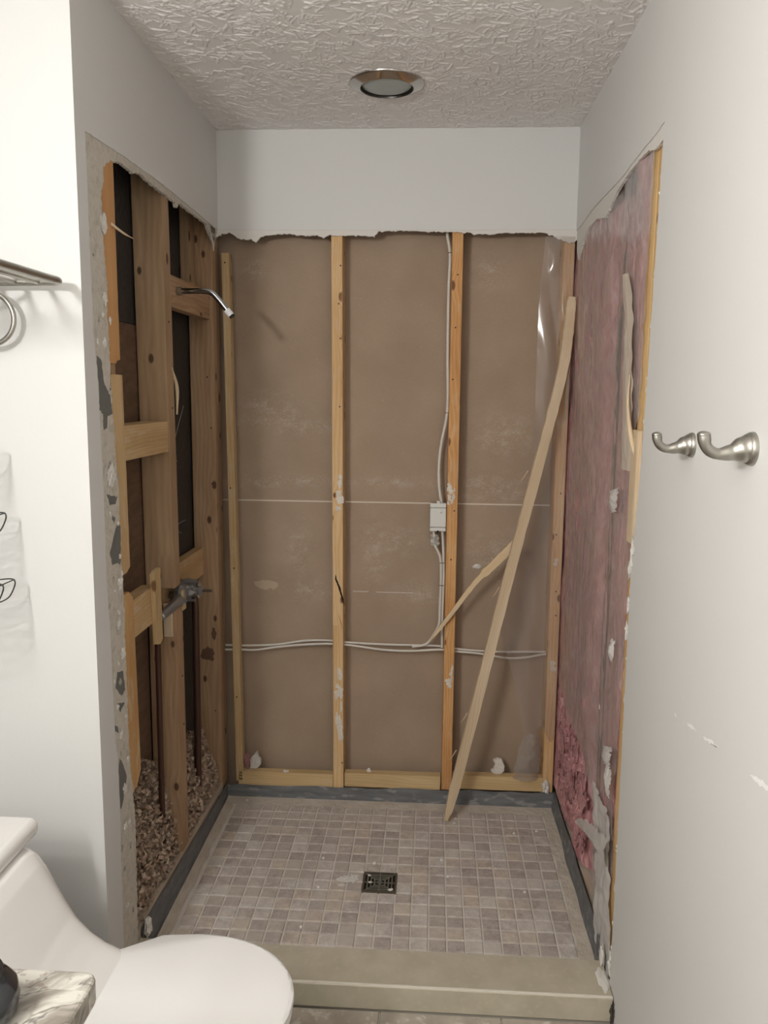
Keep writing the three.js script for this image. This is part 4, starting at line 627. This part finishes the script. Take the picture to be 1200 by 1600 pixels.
// ───────────── toilet ─────────────
{
  const zc = 1.568, g = group('toilet', 'white one-piece toilet with closed lid in front of the shower', 'toilet', null, [0, 0, zc]);
  const por = phys({ color: 0xe6e3df, roughness: 0.18, clearcoat: 0.6, clearcoatRoughness: 0.08 });
  const st = [[-0.245, 0.625, 0.194, 0.13], [-0.16, 0.625, 0.197, 0.13], [-0.085, 0.625, 0.197, 0.13], [-0.056, 0.625, 0.196, 0.13], [-0.036, 0.618, 0.188, 0.13], [-0.014, 0.598, 0.176, 0.13], [0.008, 0.566, 0.165, 0.129], [0.03, 0.535, 0.156, 0.128], [0.055, 0.5, 0.15, 0.126], [0.085, 0.47, 0.147, 0.124], [0.115, 0.448, 0.146, 0.122], [0.15, 0.43, 0.149, 0.12], [0.19, 0.412, 0.16, 0.118], [0.225, 0.392, 0.168, 0.116], [0.27, 0.39, 0.172, 0.114], [0.34, 0.39, 0.171, 0.108], [0.41, 0.39, 0.155, 0.096], [0.46, 0.39, 0.125, 0.08], [0.495, 0.39, 0.085, 0.06], [0.51, 0.385, 0.045, 0.035], [0.514, 0.37, 0.012, 0.01]];
  const pos = [], idx = [], M = 64, n = 9; const at = (f, k) => { const i = Math.min(st.length - 2, Math.floor(f)), t = f - i; return lerp(st[i][k], st[i + 1][k], t); };
  const K = 120; for (let i = 0; i <= K; i++) { const f = i / K * (st.length - 1), x = at(f, 0), yt = at(f, 1), w = at(f, 2), wb = at(f, 3); for (let j = 0; j <= M; j++) { const a = Math.PI * j / M, c = Math.cos(a), s = Math.sin(a), y = yt * Math.abs(s) ** (2 / n), e = Math.sign(c) * Math.abs(c) ** (2 / n), hw = lerp(wb, w, ss(0.05, 0.33, y)); pos.push(x - (x > 0.2 ? (x - 0.2) * 0.28 * (1 - ss(0.0, 0.36, y)) : 0), y, e * hw); } }
  for (let i = 0; i < K; i++) for (let j = 0; j < M; j++) { const a = i * (M + 1) + j; idx.push(a, a + 1, a + M + 1, a + 1, a + M + 2, a + M + 1); }
  const q = new THREE.BufferGeometry(); q.setAttribute('position', new THREE.Float32BufferAttribute(pos, 3)); q.setIndex(idx); q.computeVertexNormals(); mesh('body', q, por, g);
  const lid = new RoundedBoxGeometry(0.205, 0.042, 0.405, 5, 0.018); lid.translate(-0.1505, 0.643, 0); mesh('tank_lid', lid, por, g);
  const oval = (s, x0) => { const p = []; const N = 60; for (let i = 0; i <= N; i++) { const a = -Math.PI / 2 + Math.PI * i / N; p.push([0.30 + Math.cos(a) ** 0.9 * 0.222 * s, Math.sin(a) * 0.181 * s]); } p.push([0.22, 0.172 * s], [x0 + 0.02, 0.118 * s], [x0, 0.09 * s], [x0, -0.09 * s], [x0 + 0.02, -0.118 * s], [0.22, -0.172 * s]); return p; };
  const plate = (s, x0, y0, h, b) => { const e = new THREE.ExtrudeGeometry(shapeOf(oval(s, x0)), { depth: h - 2 * b, bevelEnabled: true, bevelSize: b, bevelThickness: b, bevelSegments: 4, bevelOffset: -b, curveSegments: 24 }); e.rotateX(Math.PI / 2); e.translate(0, y0 + h - b, 0); return BGU.toCreasedNormals(e, 0.9); };
  const sm = phys({ color: 0xe9e7e4, roughness: 0.28 });
  mesh('seat', plate(0.985, 0.125, 0.388, 0.017, 0.005), sm, g); mesh('seat_lid', plate(1, 0.12, 0.406, 0.02, 0.008), sm, g);
  for (const s of [-1, 1]) { const h = new THREE.CylinderGeometry(0.012, 0.012, 0.04, 16); h.rotateX(Math.PI / 2); h.translate(0.118, 0.412, s * 0.07); mesh('hinge', h, sm, g); }
}
// ───────────── vanity corner ─────────────
{
  const g = group('granite_countertop', 'white and grey veined granite countertop corner at the lower left', 'countertop', null, [0, 0, 0]);
  const map = dataTex(1024, 1024, (u, v) => { const x = u * 0.7, z = v * 0.7, d = x * 0.6 + z * 0.8 + 0.02 * fbm(x * 6, z * 6, 4), a = fbm(d * 22, (x - z) * 5, 5), b = Math.abs(fbm(d * 13 + 4, (x - z) * 3.2, 5)); let c = mix3([192, 188, 178], [122, 115, 105], clamp(0.4 + 1.2 * a)); c = mix3(c, [96, 92, 86], (1 - ss(0.0, 0.07, b)) * 0.75); return mix3(c, [120, 108, 98], ss(0.25, 0.6, fbm(x * 30, z * 30 + 3, 4)) * 0.6); });
  const gm = phys({ map, roughness: 0.2 });
  const s = new THREE.Shape(); const a = XL, b = 0.376, c = 2.066, d = 3.55, r = 0.02; s.moveTo(a, -c); s.lineTo(b - r, -c); s.quadraticCurveTo(b, -c, b, -c - r); s.lineTo(b, -d); s.lineTo(a, -d); s.closePath();
  const e = new THREE.ExtrudeGeometry(s, { depth: 0.022, bevelEnabled: true, bevelSize: 0.006, bevelThickness: 0.006, bevelSegments: 3, bevelOffset: -0.006, curveSegments: 12 }); e.rotateX(-Math.PI / 2); e.translate(0, 0.832, 0); mesh('slab', flatUV(e, 0.7, 0.7), gm, g);
}
{
  const g = group('vanity_cabinet', 'white vanity cabinet under the granite countertop', 'cabinet'); const wm = std({ color: 0xd9d7d2, roughness: 0.5 });
  mesh('body', boxG(XL + 0.004, 0.33, 0.08, 0.826, 2.09, 3.53), wm, g); mesh('toe_kick', boxG(XL + 0.004, 0.27, 0, 0.08, 2.1, 3.52), wm, g);
  [[2.1, 2.805], [2.815, 3.52]].forEach(([a, b]) => { const d = mesh('door', rbox(0.33, 0.35, 0.1, 0.8, a, b, 0.003), wm, g); mesh('knob', new THREE.SphereGeometry(0.012, 16, 12).translate(0.362, 0.62, a < 2.3 ? b - 0.04 : a + 0.04), nickel, d); });
}
{
  const g = group('dark_soap_jar', 'dark glossy round jar at the left end of the countertop', 'jar', null, [0.27, 0.86, 2.15]);
  const gl = phys({ color: 0x24262a, roughness: 0.15, clearcoat: 0.5 });
  mesh('jar', new THREE.LatheGeometry([[0.0001, 0], [0.036, 0], [0.043, 0.006], [0.046, 0.02], [0.044, 0.034], [0.036, 0.045], [0.028, 0.049]].map(p => new THREE.Vector2(...p)), 40), gl, g);
  mesh('lid', new THREE.LatheGeometry([[0.029, 0.047], [0.03, 0.05], [0.03, 0.056], [0.026, 0.06], [0.0001, 0.061]].map(p => new THREE.Vector2(...p)), 40), std({ color: 0x5a5a5c, metalness: 0.8, roughness: 0.3 }), g);
}
// ───────────── vanity light (the lamp that lights the room) ─────────────
{
  const g = group('vanity_light', 'three-globe vanity light bar on the wall above the countertop', 'lamp');
  const y = 1.96, x = XL + 0.078; mesh('backplate', rbox(XL, XL + 0.012, y - 0.045, y + 0.045, 2.5, 3.36, 0.005), nickel, g);
  const glow = new THREE.MeshStandardMaterial({ color: 0xffffff, emissive: new THREE.Color(1, 0.98, 0.95), emissiveIntensity: 3, roughness: 0.4 });
  [2.63, 2.93, 3.23].forEach(z => {
    const a = new THREE.CylinderGeometry(0.012, 0.016, 0.024, 16); a.rotateZ(Math.PI / 2); a.translate(XL + 0.022, y, z); mesh('arm', a, nickel, g);
    const b = new THREE.SphereGeometry(0.05, 28, 20); b.translate(x, y, z); mesh('globe', b, glow, g);
    const p = new THREE.PointLight(LAMP_COLOR, LAMP_CD, 0, 2); p.position.set(x, y, z); p.castShadow = true; p.shadow.radius = 2.5; p.shadow.mapSize.set(1024, 1024); p.shadow.bias = -0.001; p.name = 'globe_light'; g.add(p);
  });
}
renderer.render(scene, camera);
